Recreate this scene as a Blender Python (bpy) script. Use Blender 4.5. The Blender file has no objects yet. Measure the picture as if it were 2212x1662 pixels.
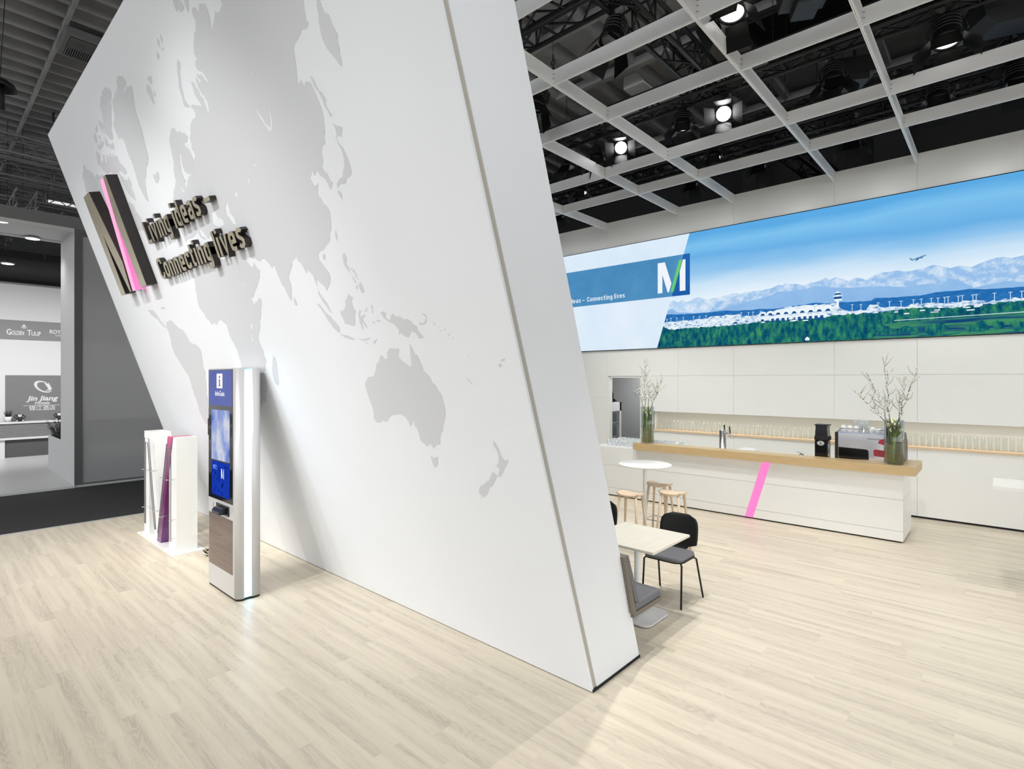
import bpy, bmesh, math, random
from mathutils import Vector, Matrix
random.seed(7)
PI = math.pi
SC = bpy.context.scene
COL = SC.collection

# ------------------------------------------------------------ camera, world, exposure
cam_d = bpy.data.cameras.new('camera')
cam = bpy.data.objects.new('camera', cam_d)
COL.objects.link(cam)
cam.location = (0, 0, 2.2)
cam.rotation_euler = (PI / 2, 0, math.radians(42.11))
cam_d.sensor_width = 36.0
cam_d.lens = 1175.1 / 2212 * 36.0
cam_d.shift_y = -10.6 / 2212
cam_d.clip_end = 200
SC.camera = cam

world = bpy.data.worlds.new('world')
SC.world = world
world.use_nodes = True
world.node_tree.nodes['Background'].inputs[0].default_value = (0.955, 0.975, 1.0, 1)
world.node_tree.nodes['Background'].inputs[1].default_value = 1.95
SC.view_settings.view_transform = 'Standard'
SC.view_settings.look = 'None'
SC.view_settings.exposure = 0.0
SC.view_settings.gamma = 1.0
SC.view_settings.use_curve_mapping = False


def aim(o, target):
    d = Vector(target) - Vector(o.location)
    o.rotation_euler = d.to_track_quat('-Z', 'Y').to_euler()


def spot(loc, target, power, size=50, blend=.6, radius=.09, color=(1, .985, .96)):
    l = bpy.data.lights.new('spot_light', 'SPOT')
    l.energy = power
    l.spot_size = math.radians(size)
    l.spot_blend = blend
    l.shadow_soft_size = radius
    l.color = color
    o = bpy.data.objects.new('spot_light', l)
    COL.objects.link(o)
    o.location = loc
    aim(o, target)
    return o


# wall washers on the front truss (aisle side), aimed at the leaning map wall
for lx, tx, tz, p in ((-9.2, -9.4, 1.5, 400), (-6.9, -7.7, 1.9, 620), (-4.6, -5.8, 1.8, 590), (-2.6, -3.6, 1.3, 200)):
    spot((lx, -2.2, 6.6), (tx, 2.6, tz), p, 52, .9, .05)
# front floor wash: unseen spots added to brighten the floor
spot((-7.8, -1.2, 7.2), (-8.6, .4, 0), 620, 60, .9, .1, (1, .975, .93))
spot((-5.5, -3.4, 7.5), (-5.0, .6, 0), 560, 75, .9, .2, (1, .975, .93))
spot((-1.0, -1.0, 7.2), (-1.6, 1.8, 0), 130, 80, .9, .2, (1, .975, .93))

# unseen side spot added to brighten the narrow end of the leaning wall
spot((3.2, .6, 6.6), (-2.1, 2.0, 4.6), 260, 34, 1, .1, (1, 1, 1))

# ------------------------------------------------------------ helpers
def lin(c):
    return tuple(((v / 255) / 12.92 if v / 255 <= .04045 else ((v / 255 + .055) / 1.055) ** 2.4) for v in c[:3]) + (1.0,)


def mat(name, rgb, rough=.5, metal=0.0, emit=None, es=1.0, spec=.5, alpha=1.0, trans=0.0, coat=0.0):
    m = bpy.data.materials.new(name)
    m.use_nodes = True
    b = m.node_tree.nodes['Principled BSDF']
    b.inputs['Base Color'].default_value = lin(rgb)
    b.inputs['Roughness'].default_value = rough
    b.inputs['Metallic'].default_value = metal
    b.inputs['Specular IOR Level'].default_value = spec
    b.inputs['Alpha'].default_value = alpha
    b.inputs['Transmission Weight'].default_value = trans
    b.inputs['Coat Weight'].default_value = coat
    if emit:
        b.inputs['Emission Color'].default_value = lin(emit)
        b.inputs['Emission Strength'].default_value = es
    return m


def nd(m, t, **kw):
    n = m.node_tree.nodes.new(t)
    for k, v in kw.items():
        setattr(n, k, v)
    return n


def lk(m, a, b):
    m.node_tree.links.new(a, b)


def bsdf(m):
    return m.node_tree.nodes['Principled BSDF']


def noisy(m, scale, amount, stretch=(1, 1, 1), detail=4):
    """small tone variation that belongs to the material itself"""
    b = bsdf(m)
    tc = nd(m, 'ShaderNodeTexCoord')
    mp = nd(m, 'ShaderNodeMapping')
    mp.inputs['Scale'].default_value = stretch
    n = nd(m, 'ShaderNodeTexNoise')
    n.inputs['Scale'].default_value = scale
    n.inputs['Detail'].default_value = detail
    hs = nd(m, 'ShaderNodeHueSaturation')
    hs.inputs['Color'].default_value = b.inputs['Base Color'].default_value
    mr = nd(m, 'ShaderNodeMapRange')
    mr.inputs[1].default_value = .3
    mr.inputs[2].default_value = .7
    mr.inputs[3].default_value = 1 - amount
    mr.inputs[4].default_value = 1 + amount
    lk(m, tc.outputs['Object'], mp.inputs[0])
    lk(m, mp.outputs[0], n.inputs['Vector'])
    lk(m, n.outputs[0], mr.inputs[0])
    lk(m, mr.outputs[0], hs.inputs['Value'])
    lk(m, hs.outputs[0], b.inputs['Base Color'])
    return m


def emat(name, rgb, es=1.0):
    m = bpy.data.materials.new(name)
    m.use_nodes = True
    nt = m.node_tree
    nt.nodes.clear()
    e = nt.nodes.new('ShaderNodeEmission')
    e.inputs[0].default_value = lin(rgb)
    e.inputs[1].default_value = es
    o = nt.nodes.new('ShaderNodeOutputMaterial')
    nt.links.new(e.outputs[0], o.inputs[0])
    return m


def glassmat(name, tint=(245, 250, 250), fac=.08, rim=.5):
    """thin clear glass: mostly see-through, brighter at grazing angles"""
    m = bpy.data.materials.new(name)
    m.use_nodes = True
    nt = m.node_tree
    nt.nodes.clear()
    t = nt.nodes.new('ShaderNodeBsdfTransparent')
    t.inputs[0].default_value = lin(tint)
    g = nt.nodes.new('ShaderNodeBsdfGlossy')
    g.inputs['Roughness'].default_value = .08
    lw = nt.nodes.new('ShaderNodeLayerWeight')
    lw.inputs[0].default_value = .35
    mr = nt.nodes.new('ShaderNodeMapRange')
    mr.inputs[3].default_value = fac
    mr.inputs[4].default_value = rim
    mx = nt.nodes.new('ShaderNodeMixShader')
    o = nt.nodes.new('ShaderNodeOutputMaterial')
    nt.links.new(lw.outputs['Facing'], mr.inputs[0])
    nt.links.new(mr.outputs[0], mx.inputs[0])
    nt.links.new(t.outputs[0], mx.inputs[1])
    nt.links.new(g.outputs[0], mx.inputs[2])
    nt.links.new(mx.outputs[0], o.inputs[0])
    return m


def frostmat(name, fac=.35, rim=.75):
    m = glassmat(name, (252, 254, 254), fac, rim)
    nt = m.node_tree
    g = [n for n in nt.nodes if n.type == 'BSDF_GLOSSY'][0]
    d_ = nt.nodes.new('ShaderNodeBsdfTranslucent'); d2 = nt.nodes.new('ShaderNodeBsdfDiffuse')
    d_.inputs[0].default_value = d2.inputs[0].default_value = (.93, .95, .95, 1)
    ms = nt.nodes.new('ShaderNodeMixShader'); ms2 = nt.nodes.new('ShaderNodeMixShader'); ms2.inputs[0].default_value = .25
    nt.links.new(d_.outputs[0], ms.inputs[1]); nt.links.new(d2.outputs[0], ms.inputs[2])
    nt.links.new(ms.outputs[0], ms2.inputs[1]); nt.links.new(g.outputs[0], ms2.inputs[2])
    mx = [n for n in nt.nodes if n.type == 'MIX_SHADER' and n not in (ms, ms2)][0]
    nt.links.new(ms2.outputs[0], mx.inputs[2])
    return m


class MB:
    """collects shapes into one bmesh"""
    def __init__(s):
        s.b = bmesh.new()
        s.mi = 0

    def face(s, pts):
        vs = [s.b.verts.new(p) for p in pts]
        f = s.b.faces.new(vs)
        f.material_index = s.mi
        return f

    def box(s, x0, y0, z0, x1, y1, z1, bev=0.0):
        if x1 < x0: x0, x1 = x1, x0
        if y1 < y0: y0, y1 = y1, y0
        if z1 < z0: z0, z1 = z1, z0
        r = bmesh.ops.create_cube(s.b, size=1)
        vs = r['verts']
        for v in vs:
            v.co = Vector((x0 + (v.co.x + .5) * (x1 - x0), y0 + (v.co.y + .5) * (y1 - y0), z0 + (v.co.z + .5) * (z1 - z0)))
        fs = {f for v in vs for f in v.link_faces}
        for f in fs: f.material_index = s.mi
        if bev > 0:
            es = list({e for v in vs for e in v.link_edges})
            r2 = bmesh.ops.bevel(s.b, geom=es, offset=bev, segments=2, affect='EDGES', profile=.5)
            for f in r2['faces']: f.material_index = s.mi
        return s

    def prism(s, poly, lo, hi, axis='z', smooth=False):
        """extrude a closed 2-D outline between lo and hi along an axis"""
        def P(u, v, w):
            return {'z': (u, v, w), 'y': (u, w, v), 'x': (w, u, v)}[axis]
        n = len(poly)
        a = [s.b.verts.new(P(u, v, lo)) for u, v in poly]
        b = [s.b.verts.new(P(u, v, hi)) for u, v in poly]
        fs = [s.b.faces.new(a), s.b.faces.new(b[::-1])]
        for i in range(n):
            f = s.b.faces.new((a[i], b[i], b[(i + 1) % n], a[(i + 1) % n]))
            f.smooth = smooth
            fs.append(f)
        for f in fs: f.material_index = s.mi
        return s

    def tube(s, pts, r, n=8, r1=None, closed=False, smooth=True):
        pts = [Vector(p) for p in pts]
        k = len(pts)
        rings = []
        up = None
        for i, p in enumerate(pts):
            if closed:
                d = pts[(i + 1) % k] - pts[i - 1]
            else:
                d = pts[min(i + 1, k - 1)] - pts[max(i - 1, 0)]
            d.normalize()
            if up is None:
                up = Vector((0, 0, 1)) if abs(d.z) < .9 else Vector((1, 0, 0))
            a = d.cross(up)
            if a.length < 1e-5: a = d.cross(Vector((0, 1, 0)))
            a.normalize()
            b = a.cross(d).normalized()
            up = b
            rr = r if r1 is None else r + (r1 - r) * i / max(1, k - 1)
            rings.append([s.b.verts.new(p + a * math.cos(t) * rr + b * math.sin(t) * rr) for t in (2 * PI * j / n for j in range(n))])
        m = k if closed else k - 1
        for i in range(m):
            A, B = rings[i], rings[(i + 1) % k]
            for j in range(n):
                f = s.b.faces.new((A[j], A[(j + 1) % n], B[(j + 1) % n], B[j]))
                f.smooth = smooth
                f.material_index = s.mi
        if not closed:
            for R in (rings[0][::-1], rings[-1]):
                f = s.b.faces.new(R)
                f.material_index = s.mi
        return s

    def lathe(s, prof, c=(0, 0, 0), n=24, smooth=True, cap=True):
        rings = [[s.b.verts.new((c[0] + r * math.cos(2 * PI * j / n), c[1] + r * math.sin(2 * PI * j / n), c[2] + z)) for j in range(n)] for r, z in prof]
        for A, B in zip(rings, rings[1:]):
            for j in range(n):
                f = s.b.faces.new((A[j], A[(j + 1) % n], B[(j + 1) % n], B[j]))
                f.smooth = smooth
                f.material_index = s.mi
        if cap:
            if prof[0][0] > 1e-4: s.b.faces.new(rings[0][::-1]).material_index = s.mi
            if prof[-1][0] > 1e-4: s.b.faces.new(rings[-1]).material_index = s.mi
        return s

    def ball(s, c, r, sc=(1, 1, 1), sub=2):
        q = bmesh.ops.create_icosphere(s.b, subdivisions=sub, radius=r)
        for v in q['verts']:
            v.co = Vector((v.co.x * sc[0] + c[0], v.co.y * sc[1] + c[1], v.co.z * sc[2] + c[2]))
        for f in {f for v in q['verts'] for f in v.link_faces}:
            f.smooth = True
            f.material_index = s.mi
        return s

    def xf(s, M):
        bmesh.ops.transform(s.b, matrix=M, verts=s.b.verts)
        return s


def setp(o, label=None, cat=None, group=None, kind=None):
    if label: o['label'] = label
    if cat: o['category'] = cat
    if group: o['group'] = group
    if kind: o['kind'] = kind
    return o


def thing(name, label, cat, loc=(0, 0, 0), rz=0.0, group=None):
    o = bpy.data.objects.new(name, None)
    o.empty_display_size = .1
    COL.objects.link(o)
    o.location = loc
    o.rotation_euler = (0, 0, rz)
    return setp(o, label, cat, group)


def obj(name, mb, mats, parent=None, loc=None, world=False):
    """one mesh object; world=True means the vertices are in world space and the parent is a translated Empty"""
    me = bpy.data.meshes.new(name)
    bmesh.ops.recalc_face_normals(mb.b, faces=mb.b.faces)
    if world and parent is not None:
        root = parent
        off = Vector((0, 0, 0))
        while root is not None:
            off += Vector(root.location)
            root = root.parent
        bmesh.ops.translate(mb.b, verts=mb.b.verts, vec=-off)
    if parent is None and loc is not None:
        bmesh.ops.translate(mb.b, verts=mb.b.verts, vec=-Vector(loc))
    mb.b.to_mesh(me)
    mb.b.free()
    for m in (mats if isinstance(mats, (list, tuple)) else [mats]):
        me.materials.append(m)
    o = bpy.data.objects.new(name, me)
    COL.objects.link(o)
    if parent is not None: o.parent = parent
    if parent is None and loc is not None: o.location = loc
    return o


def struct(name, mb, mats):
    return setp(obj(name, mb, mats), kind='structure')


def dup(o, loc=None, rz=None, label=None, group=None, parent=None):
    c = o.copy()
    COL.objects.link(c)
    if parent is not None: c.parent = parent
    if loc is not None: c.location = loc
    if rz is not None: c.rotation_euler = (0, 0, rz)
    if label: c['label'] = label
    if group: c['group'] = group
    for ch in o.children:
        dup(ch, parent=c)
    return c


def curve_mesh(splines, depth, name='print'):
    cu = bpy.data.curves.new(name, 'CURVE')
    cu.dimensions = '2D'
    cu.fill_mode = 'BOTH'
    cu.extrude = depth / 2
    for p in splines:
        sp = cu.splines.new('POLY')
        sp.points.add(len(p) - 1)
        for i, (x, y) in enumerate(p):
            sp.points[i].co = (x, y, 0, 1)
        sp.use_cyclic_u = True
    o = bpy.data.objects.new(name, cu)
    COL.objects.link(o)
    bpy.context.view_layer.update()
    me = bpy.data.meshes.new_from_object(o.evaluated_get(bpy.context.evaluated_depsgraph_get()))
    bpy.data.objects.remove(o)
    return me


def text_mesh(txt, depth=.002, bold=0.0):
    cu = bpy.data.curves.new('text', 'FONT')
    cu.body = txt
    cu.size = 1.0
    cu.extrude = depth / 2
    cu.offset = bold
    cu.resolution_u = 3
    o = bpy.data.objects.new('text', cu)
    COL.objects.link(o)
    bpy.context.view_layer.update()
    me = bpy.data.meshes.new_from_object(o.evaluated_get(bpy.context.evaluated_depsgraph_get()))
    bpy.data.objects.remove(o)
    return me


def bounds(me):
    xs = [v.co.x for v in me.vertices]
    ys = [v.co.y for v in me.vertices]
    return min(xs), max(xs), min(ys), max(ys)


def frame(origin, X, U):
    """matrix whose local x, y, z are X, U and their cross product"""
    X = Vector(X).normalized()
    U = Vector(U).normalized()
    N = X.cross(U)
    M = Matrix((X, U, N)).transposed().to_4x4()
    M.translation = Vector(origin)
    return M


def text_obj(name, txt, M, x0, y0, width, cap, depth, m, parent=None, bold=0.0, shear=0.0):
    """flat lettering: left edge x0, baseline y0, given width and cap height, in the frame M (world)"""
    me = text_mesh(txt, 1.0, bold)
    a, b, c, d = bounds(me)
    capme = text_mesh('H', 1.0)
    ch = bounds(capme)[3]
    sx = width / (b - a)
    sy = cap / ch
    for v in me.vertices:
        y = v.co.y * sy
        v.co = Vector((x0 + (v.co.x - a) * sx + shear * y, y0 + y, (v.co.z + .5) * depth))
    me.transform(M)
    if parent is not None:
        off = Vector((0, 0, 0))
        r = parent
        while r is not None:
            off += Vector(r.location)
            r = r.parent
        me.transform(Matrix.Translation(-off))
    me.materials.append(m)
    o = bpy.data.objects.new(name, me)
    COL.objects.link(o)
    if parent is not None: o.parent = parent
    return o


# condensed stroke lettering: centre lines in units of the cap height
_loop = [(.365, .36), (.365, .50), (.33, .61), (.22, .645), (.11, .61), (.075, .50), (.075, .22), (.11, .11), (.22, .075), (.33, .11), (.365, .22)]
GLYPH = {
 'L': (.44, [[(.075, 1), (.075, .075), (.44, .075)]]), 'i': (.15, [[(.075, 0), (.075, .72)], [(.075, .86), (.075, 1.03)]]),
 'v': (.46, [[(.07, .72), (.23, .04), (.39, .72)]]), 'n': (.44, [[(.075, 0), (.075, .72)], [(.075, .50), (.11, .61), (.22, .645), (.33, .61), (.365, .50), (.365, 0)]]),
 'g': (.44, [_loop + [_loop[0]], [(.365, .72), (.365, -.08), (.33, -.19), (.22, -.225), (.06, -.225)]]), 'd': (.44, [_loop + [_loop[0]], [(.365, 1), (.365, 0)]]),
 'e': (.44, [[(.075, .34), (.365, .34), (.365, .50), (.33, .61), (.22, .645), (.11, .61), (.075, .50), (.075, .22), (.11, .11), (.22, .075), (.37, .085)]]),
 'a': (.44, [[(.08, .635), (.24, .645), (.33, .61), (.365, .50), (.365, 0)], [(.365, .40), (.20, .39), (.10, .34), (.075, .22), (.11, .10), (.20, .075), (.31, .11), (.365, .20)]]),
 's': (.42, [[(.36, .57), (.31, .64), (.16, .645), (.09, .58), (.085, .46), (.15, .395), (.27, .33), (.34, .26), (.335, .14), (.26, .075), (.12, .08), (.06, .15)]]),
 '\u2013': (.44, [[(0, .38), (.44, .38)]]), 'C': (.50, [[(.425, .70), (.42, .80), (.37, .89), (.25, .925), (.13, .89), (.075, .78), (.075, .22), (.13, .11), (.25, .075), (.37, .11), (.42, .20), (.425, .30)]]),
 'o': (.44, [_loop + [_loop[0]]]), 'c': (.42, [[(.36, .48), (.345, .59), (.22, .645), (.11, .61), (.075, .50), (.075, .22), (.11, .11), (.22, .075), (.345, .13), (.36, .24)]]),
 't': (.33, [[(.14, .93), (.14, .20), (.18, .10), (.32, .08)], [(0, .66), (.31, .66)]]), 'l': (.15, [[(.075, 1), (.075, 0)]]), ' ': (.20, [])}


def line_layout(txt, gap=.105):
    x, out = 0.0, []
    for c in txt:
        out.append(x)
        x += GLYPH[c][0] + gap
    return out, x - gap


def glyph_mb(q, c, x0, y0, sx, sy, d0, d1, t=.15, top=0):
    """extruded strokes of one letter"""
    h = t / 2
    for st in GLYPH[c][1]:
        closed = st[0] == st[-1]
        P = [Vector(p) for p in (st[:-1] if closed else st)]
        n = len(P)
        Lf, Rt = [], []
        for i in range(n):
            a_ = P[i - 1] if (closed or i) else None
            b_ = P[(i + 1) % n] if (closed or i < n - 1) else None
            d1_ = (P[i] - a_).normalized() if a_ is not None else None
            d2_ = (b_ - P[i]).normalized() if b_ is not None else None
            if d1_ is None: d1_ = d2_
            if d2_ is None: d2_ = d1_
            n1, n2 = Vector((-d1_.y, d1_.x)), Vector((-d2_.y, d2_.x))
            m_ = (n1 + n2)
            m_ = m_.normalized() if m_.length > 1e-4 else n1
            k = h / max(.45, m_.dot(n1))
            Lf.append(P[i] + m_ * k); Rt.append(P[i] - m_ * k)
        m = n if closed else n - 1
        V = lambda p, z: (x0 + p.x * sx, y0 + p.y * sy, z)
        rings = [[q.b.verts.new(V(p, z)) for p, z in ((l, d0), (r, d0), (r, d1), (l, d1))] for l, r in zip(Lf, Rt)]
        for i in range(m):
            A_, B_ = rings[i], rings[(i + 1) % n]
            for j in range(4):
                f = q.b.faces.new((A_[j], B_[j], B_[(j + 1) % 4], A_[(j + 1) % 4]))
                f.material_index = top if j == 2 else 0
        if not closed:
            q.b.faces.new(rings[0]); q.b.faces.new(rings[-1][::-1])


def parse(s):
    return [tuple(int(a) / 1000 for a in q.split(',')) for q in s.split()]


def rough_poly(p, amp, step):
    out = []
    n = len(p)
    for i in range(n):
        a, b = Vector(p[i]), Vector(p[(i + 1) % n])
        L = (b - a).length
        k = max(1, int(L / step))
        nrm = Vector((-(b - a).y, (b - a).x)).normalized() if L > 1e-6 else Vector((0, 0))
        for j in range(k):
            q = a.lerp(b, j / k)
            if j: q = q + nrm * random.uniform(-amp, amp)
            out.append((q.x, q.y))
    return out


def rounded(x0, y0, x1, y1, r, n=6):
    out = []
    for cx, cy, a0 in ((x1 - r, y1 - r, 0), (x0 + r, y1 - r, 90), (x0 + r, y0 + r, 180), (x1 - r, y0 + r, 270)):
        for k in range(n + 1):
            t = math.radians(a0 + 90 * k / n)
            out.append((cx + r * math.cos(t), cy + r * math.sin(t)))
    return out


# ------------------------------------------------------------ materials
M_white = noisy(mat('white_laminate', (243, 244, 241), .35), 3, .008)
M_wall = noisy(mat('matt_white_cladding', (234, 237, 241), .55), 2, .008)
M_print = mat('pale_grey_print', (209, 211, 215), .55)
M_strip = mat('grey_edge_profile', (178, 174, 164), .5)
M_black = mat('black_matt', (13, 13, 13), .55)
M_blackg = mat('black_gloss', (10, 10, 11), .12)
M_gap = mat('dark_gap', (16, 14, 15), .8)
M_bronzelit = noisy(mat('floor_lit_bronze_face', (206, 196, 170), .30, .9), 30, .12, (1, 1, .1))  # faces catching floor light, their brightness put into the colour
M_bronzeshade = noisy(mat('shaded_bronze_return', (44, 40, 39), .35, .3), 30, .12, (1, 1, .1))  # same metal darkened, shade of the sides put into the colour
M_chrome = mat('chrome', (225, 225, 228), .08, 1.0)
M_steel = noisy(mat('brushed_steel', (200, 198, 194), .28, 1.0), 60, .08, (8, 8, .3))
M_silver = mat('silver_painted_metal', (208, 208, 208), .38, .35)
M_grey_fab = noisy(mat('grey_felt', (112, 113, 117), .95), 160, .10)
M_brown = noisy(mat('grey_brown_wood', (112, 104, 94), .5), 12, .1, (1, 6, 6))
M_aisle = noisy(mat('anthracite_carpet', (50, 50, 50), .95), 90, .16)
M_dim = mat('hall_concrete', (58, 58, 58), .9)
M_ceil = noisy(mat('painted_hall_ceiling', (158, 158, 158), .9), 1.5, .12)
M_truss = mat('black_truss', (9, 9, 9), .5)
M_alu = mat('aluminium_truss', (128, 128, 128), .5, .3)
M_pinklit = mat('pink_lit_acrylic', (120, 40, 90), .3, emit=(252, 138, 206), es=.9)
M_pinkface = mat('pale_pink_lit_face', (120, 60, 90), .4, emit=(255, 178, 218), es=.86)
M_glass = glassmat('clear_glass')
M_oak = noisy(mat('oak', (206, 178, 132), .45), 6, .07, (1, 14, 14), 8)
M_beech = noisy(mat('pale_beech', (226, 203, 174), .45), 8, .06, (6, 6, 1))
M_rod = mat('acrylic_edge', (128, 124, 132), .25, .4)
M_leaf = noisy(mat('green_stems', (92, 122, 44), .5), 40, .35)
M_bark = mat('dark_twig', (58, 44, 42), .7)
M_blossom = mat('cream_blossom', (246, 245, 232), .6)
M_tulip = mat('pale_yellow_petal', (238, 234, 150), .5)


def floor_material():
    m = mat('pale_oak_planks', (220, 208, 186), .33)
    b = bsdf(m)
    b.inputs['Specular IOR Level'].default_value = .45
    tc = nd(m, 'ShaderNodeTexCoord')
    sep = nd(m, 'ShaderNodeSeparateXYZ')
    lk(m, tc.outputs['Object'], sep.inputs[0])

    def math_(op, a, b_=None, c=None):
        n = nd(m, 'ShaderNodeMath', operation=op)
        for i, v in enumerate((a, b_, c)):
            if v is None: continue
            if isinstance(v, (int, float)): n.inputs[i].default_value = v
            else: lk(m, v, n.inputs[i])
        return n.outputs[0]
    y = math_('ADD', sep.outputs['Y'], 50.06)
    row = math_('FLOOR', math_('DIVIDE', y, .182))
    roff = nd(m, 'ShaderNodeTexWhiteNoise', noise_dimensions='1D')
    lk(m, row, roff.inputs['W'])
    xs = math_('ADD', math_('DIVIDE', math_('ADD', sep.outputs['X'], 60.0), 1.22), roff.outputs['Value'])
    col = math_('FLOOR', xs)
    comb = nd(m, 'ShaderNodeCombineXYZ')
    lk(m, row, comb.inputs[0]); lk(m, col, comb.inputs[1])
    pl = nd(m, 'ShaderNodeTexWhiteNoise', noise_dimensions='2D')
    lk(m, comb.outputs[0], pl.inputs['Vector'])
    # grain coordinates, shifted for every plank
    gx = math_('ADD', sep.outputs['X'], math_('MULTIPLY', pl.outputs['Value'], 37.0))
    gy = math_('ADD', sep.outputs['Y'], math_('MULTIPLY', pl.outputs['Value'], 91.0))
    gc = nd(m, 'ShaderNodeCombineXYZ')
    lk(m, gx, gc.inputs[0]); lk(m, gy, gc.inputs[1])
    mp = nd(m, 'ShaderNodeMapping')
    mp.inputs['Scale'].default_value = (.42, 9, 1)
    lk(m, gc.outputs[0], mp.inputs[0])
    n1 = nd(m, 'ShaderNodeTexNoise')
    n1.inputs['Scale'].default_value = 1.3
    n1.inputs['Detail'].default_value = 5
    n1.inputs['Roughness'].default_value = .55
    lk(m, mp.outputs[0], n1.inputs['Vector'])
    # contour lines of a stretched noise give the cathedral figure
    mp2 = nd(m, 'ShaderNodeMapping')
    mp2.inputs['Scale'].default_value = (.75, 4.6, 1)
    lk(m, gc.outputs[0], mp2.inputs[0])
    n2 = nd(m, 'ShaderNodeTexNoise')
    n2.inputs['Scale'].default_value = 1.6
    n2.inputs['Detail'].default_value = 3.0
    n2.inputs['Roughness'].default_value = .42
    lk(m, mp2.outputs[0], n2.inputs['Vector'])
    ring = math_('SINE', math_('MULTIPLY', n2.outputs[0], 120.0))
    mask = math_('SUBTRACT', n1.outputs[0], .47)
    mask = nd(m, 'ShaderNodeMapRange'); lk(m, n1.outputs[0], mask.inputs[0])
    mask.inputs[1].default_value = .42; mask.inputs[2].default_value = .66
    ringa = math_('MULTIPLY', math_('MULTIPLY', ring, mask.outputs[0]), .085)
    tone = math_('MULTIPLY', math_('SUBTRACT', pl.outputs['Value'], .5), .055)
    streak = math_('MULTIPLY', math_('SUBTRACT', n1.outputs[0], .5), -.22)
    val = math_('ADD', math_('ADD', math_('ADD', 1.0, tone), streak), ringa)
    # joints
    fx = math_('FRACT', xs)
    fy = math_('FRACT', math_('DIVIDE', y, .182))
    ex = math_('LESS_THAN', fx, .0016)
    ey = math_('LESS_THAN', fy, .011)
    j = math_('MAXIMUM', ex, ey)
    val = math_('MULTIPLY', val, math_('SUBTRACT', 1.0, math_('MULTIPLY', j, .07)))
    hs = nd(m, 'ShaderNodeHueSaturation')
    ramp = nd(m, 'ShaderNodeMixRGB')
    ramp.inputs[1].default_value = lin((228, 217, 196))
    ramp.inputs[2].default_value = lin((212, 200, 181))
    lk(m, mask.outputs[0], ramp.inputs[0])
    lk(m, ramp.outputs[0], hs.inputs['Color'])
    lk(m, val, hs.inputs['Value'])
    lk(m, hs.outputs[0], b.inputs['Base Color'])
    rr = math_('ADD', .30, math_('MULTIPLY', n1.outputs[0], .12))
    lk(m, rr, b.inputs['Roughness'])
    return m


M_floor = floor_material()
# ------------------------------------------------------------ setting: floors, back wall, hall
YB = 10.745
b = MB(); b.box(-10.45, -6, -.06, 7, 10.9, 0)
struct('floor', b, M_floor)
b = MB(); b.box(-10.52, -6, -.06, -10.45, 10.9, .004)
struct('trim_1', b, mat('stand_edge_aluminium', (205, 205, 205), .4, .3))
b = MB(); b.box(-14.3, -14, -.08, -10.52, 26, -.045)
struct('floor', b, M_aisle)
b = MB(); b.box(-10.62, -6, -.045, -10.52, 10.9, -.02)
struct('trim_2', b, M_gap)
b = MB(); b.box(-60, -40, -.2, 40, 40, -.09)
struct('floor', b, M_dim)

# hall ceiling: slab with a fine rib pattern over the aisle and wider coffers over the stand
b = MB()
b.box(-60, -12, 9.25, 14, 34, 9.4)
x = -30.0
while x < -8:
    b.box(x - .025, -8, 9.02, x + .025, 20, 9.25)
    x += .512
for yy in (-2.4, -.2, 2.0, 4.2, 6.4, 9.2, 12.0):
    b.box(-30, yy - .03, 8.98, -8, yy + .03, 9.12)
x = -8.0
while x < 8:
    b.box(x - .07, 2, 9.0, x + .07, 20, 9.25)
    x += 1.02
for yy in (4.0, 6.7, 8.6, 10.5, 12.4, 14.3):
    b.box(-8, yy - .07, 8.94, 8, yy + .07, 9.12)
struct('ceiling', b, M_ceil)
# dark hall end wall behind the stand with columns, and far left wall
b = MB()
b.box(-14, 17.6, 0, 14, 17.8, 9.3)
for cx in (-5.6, -2.2, 3.0):
    b.box(cx - .35, 17.1, 0, cx + .35, 17.6, 9.3)
struct('wall_back', b, mat('dark_hall_wall', (44, 44, 44), .9))
b = MB(); b.box(-40.2, -12, -.1, -40, 34, 9.3)
struct('wall_left', b, mat('dark_far_wall', (52, 52, 52), .9))

# stand back wall built from laminate panels on the 1.14 / 1.72 m grid
seamsX = [-9.6, -8.49, -6.78, -5.04, -3.90, -2.18, -1.02, .69, 1.84, 3.56, 6.0]
b = MB()
g = .0014
DX0, DX1, DZ = -6.72, -5.90, 2.262        # doorway
NX0, NX1, NZ0, NZ1 = -5.62, 3.3, 1.135, 1.518  # glass niche


def panel(x0, x1, z0, z1):
    if x1 - x0 < .01 or z1 - z0 < .01: return
    b.box(x0 + g, YB, z0 + g, x1 - g, YB + .02, z1 - g)


for x0, x1 in zip(seamsX, seamsX[1:]):
    panel(x0, x1, 2.28, 5.80)
    zs = [.03, 2.28]
    xs = sorted({x0, x1} | {v for v in (DX0, DX1, NX0) if x0 < v < x1})
    for a, c in zip(xs, xs[1:]):
        mid = (a + c) / 2
        if DX0 < mid < DX1:
            continue
        if NX0 < mid < NX1:
            panel(a, c, .03, NZ0 - .035)
            panel(a, c, NZ1, 2.28)
        else:
            panel(a, c, .03, 1.80 if mid < DX0 else 2.28)
            if mid < DX0: panel(a, c, 1.80, 2.28)
wall = struct('wall_back', b, M_white)
b = MB()   # carcass behind the panels (white core, niche box)
b.box(-9.6, YB + .02, 2.262, 6, YB + .08, 5.80)
b.box(-9.6, YB + .02, .0, DX0, YB + .08, 2.3)
b.box(DX1, YB + .02, .0, NX0, YB + .08, 2.3)
b.box(NX0, YB + .02, .0, 6, YB + .08, NZ0 - .04)
b.box(NX0, YB + .02, NZ1, 6, YB + .08, 2.3)
struct('wall_back', b, mat('panel_core', (222, 221, 218), .6))
b = MB()
b.box(NX0 - .02, YB + .08, NZ0 - .04, NX1, YB + .32, NZ0 - .02)
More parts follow.
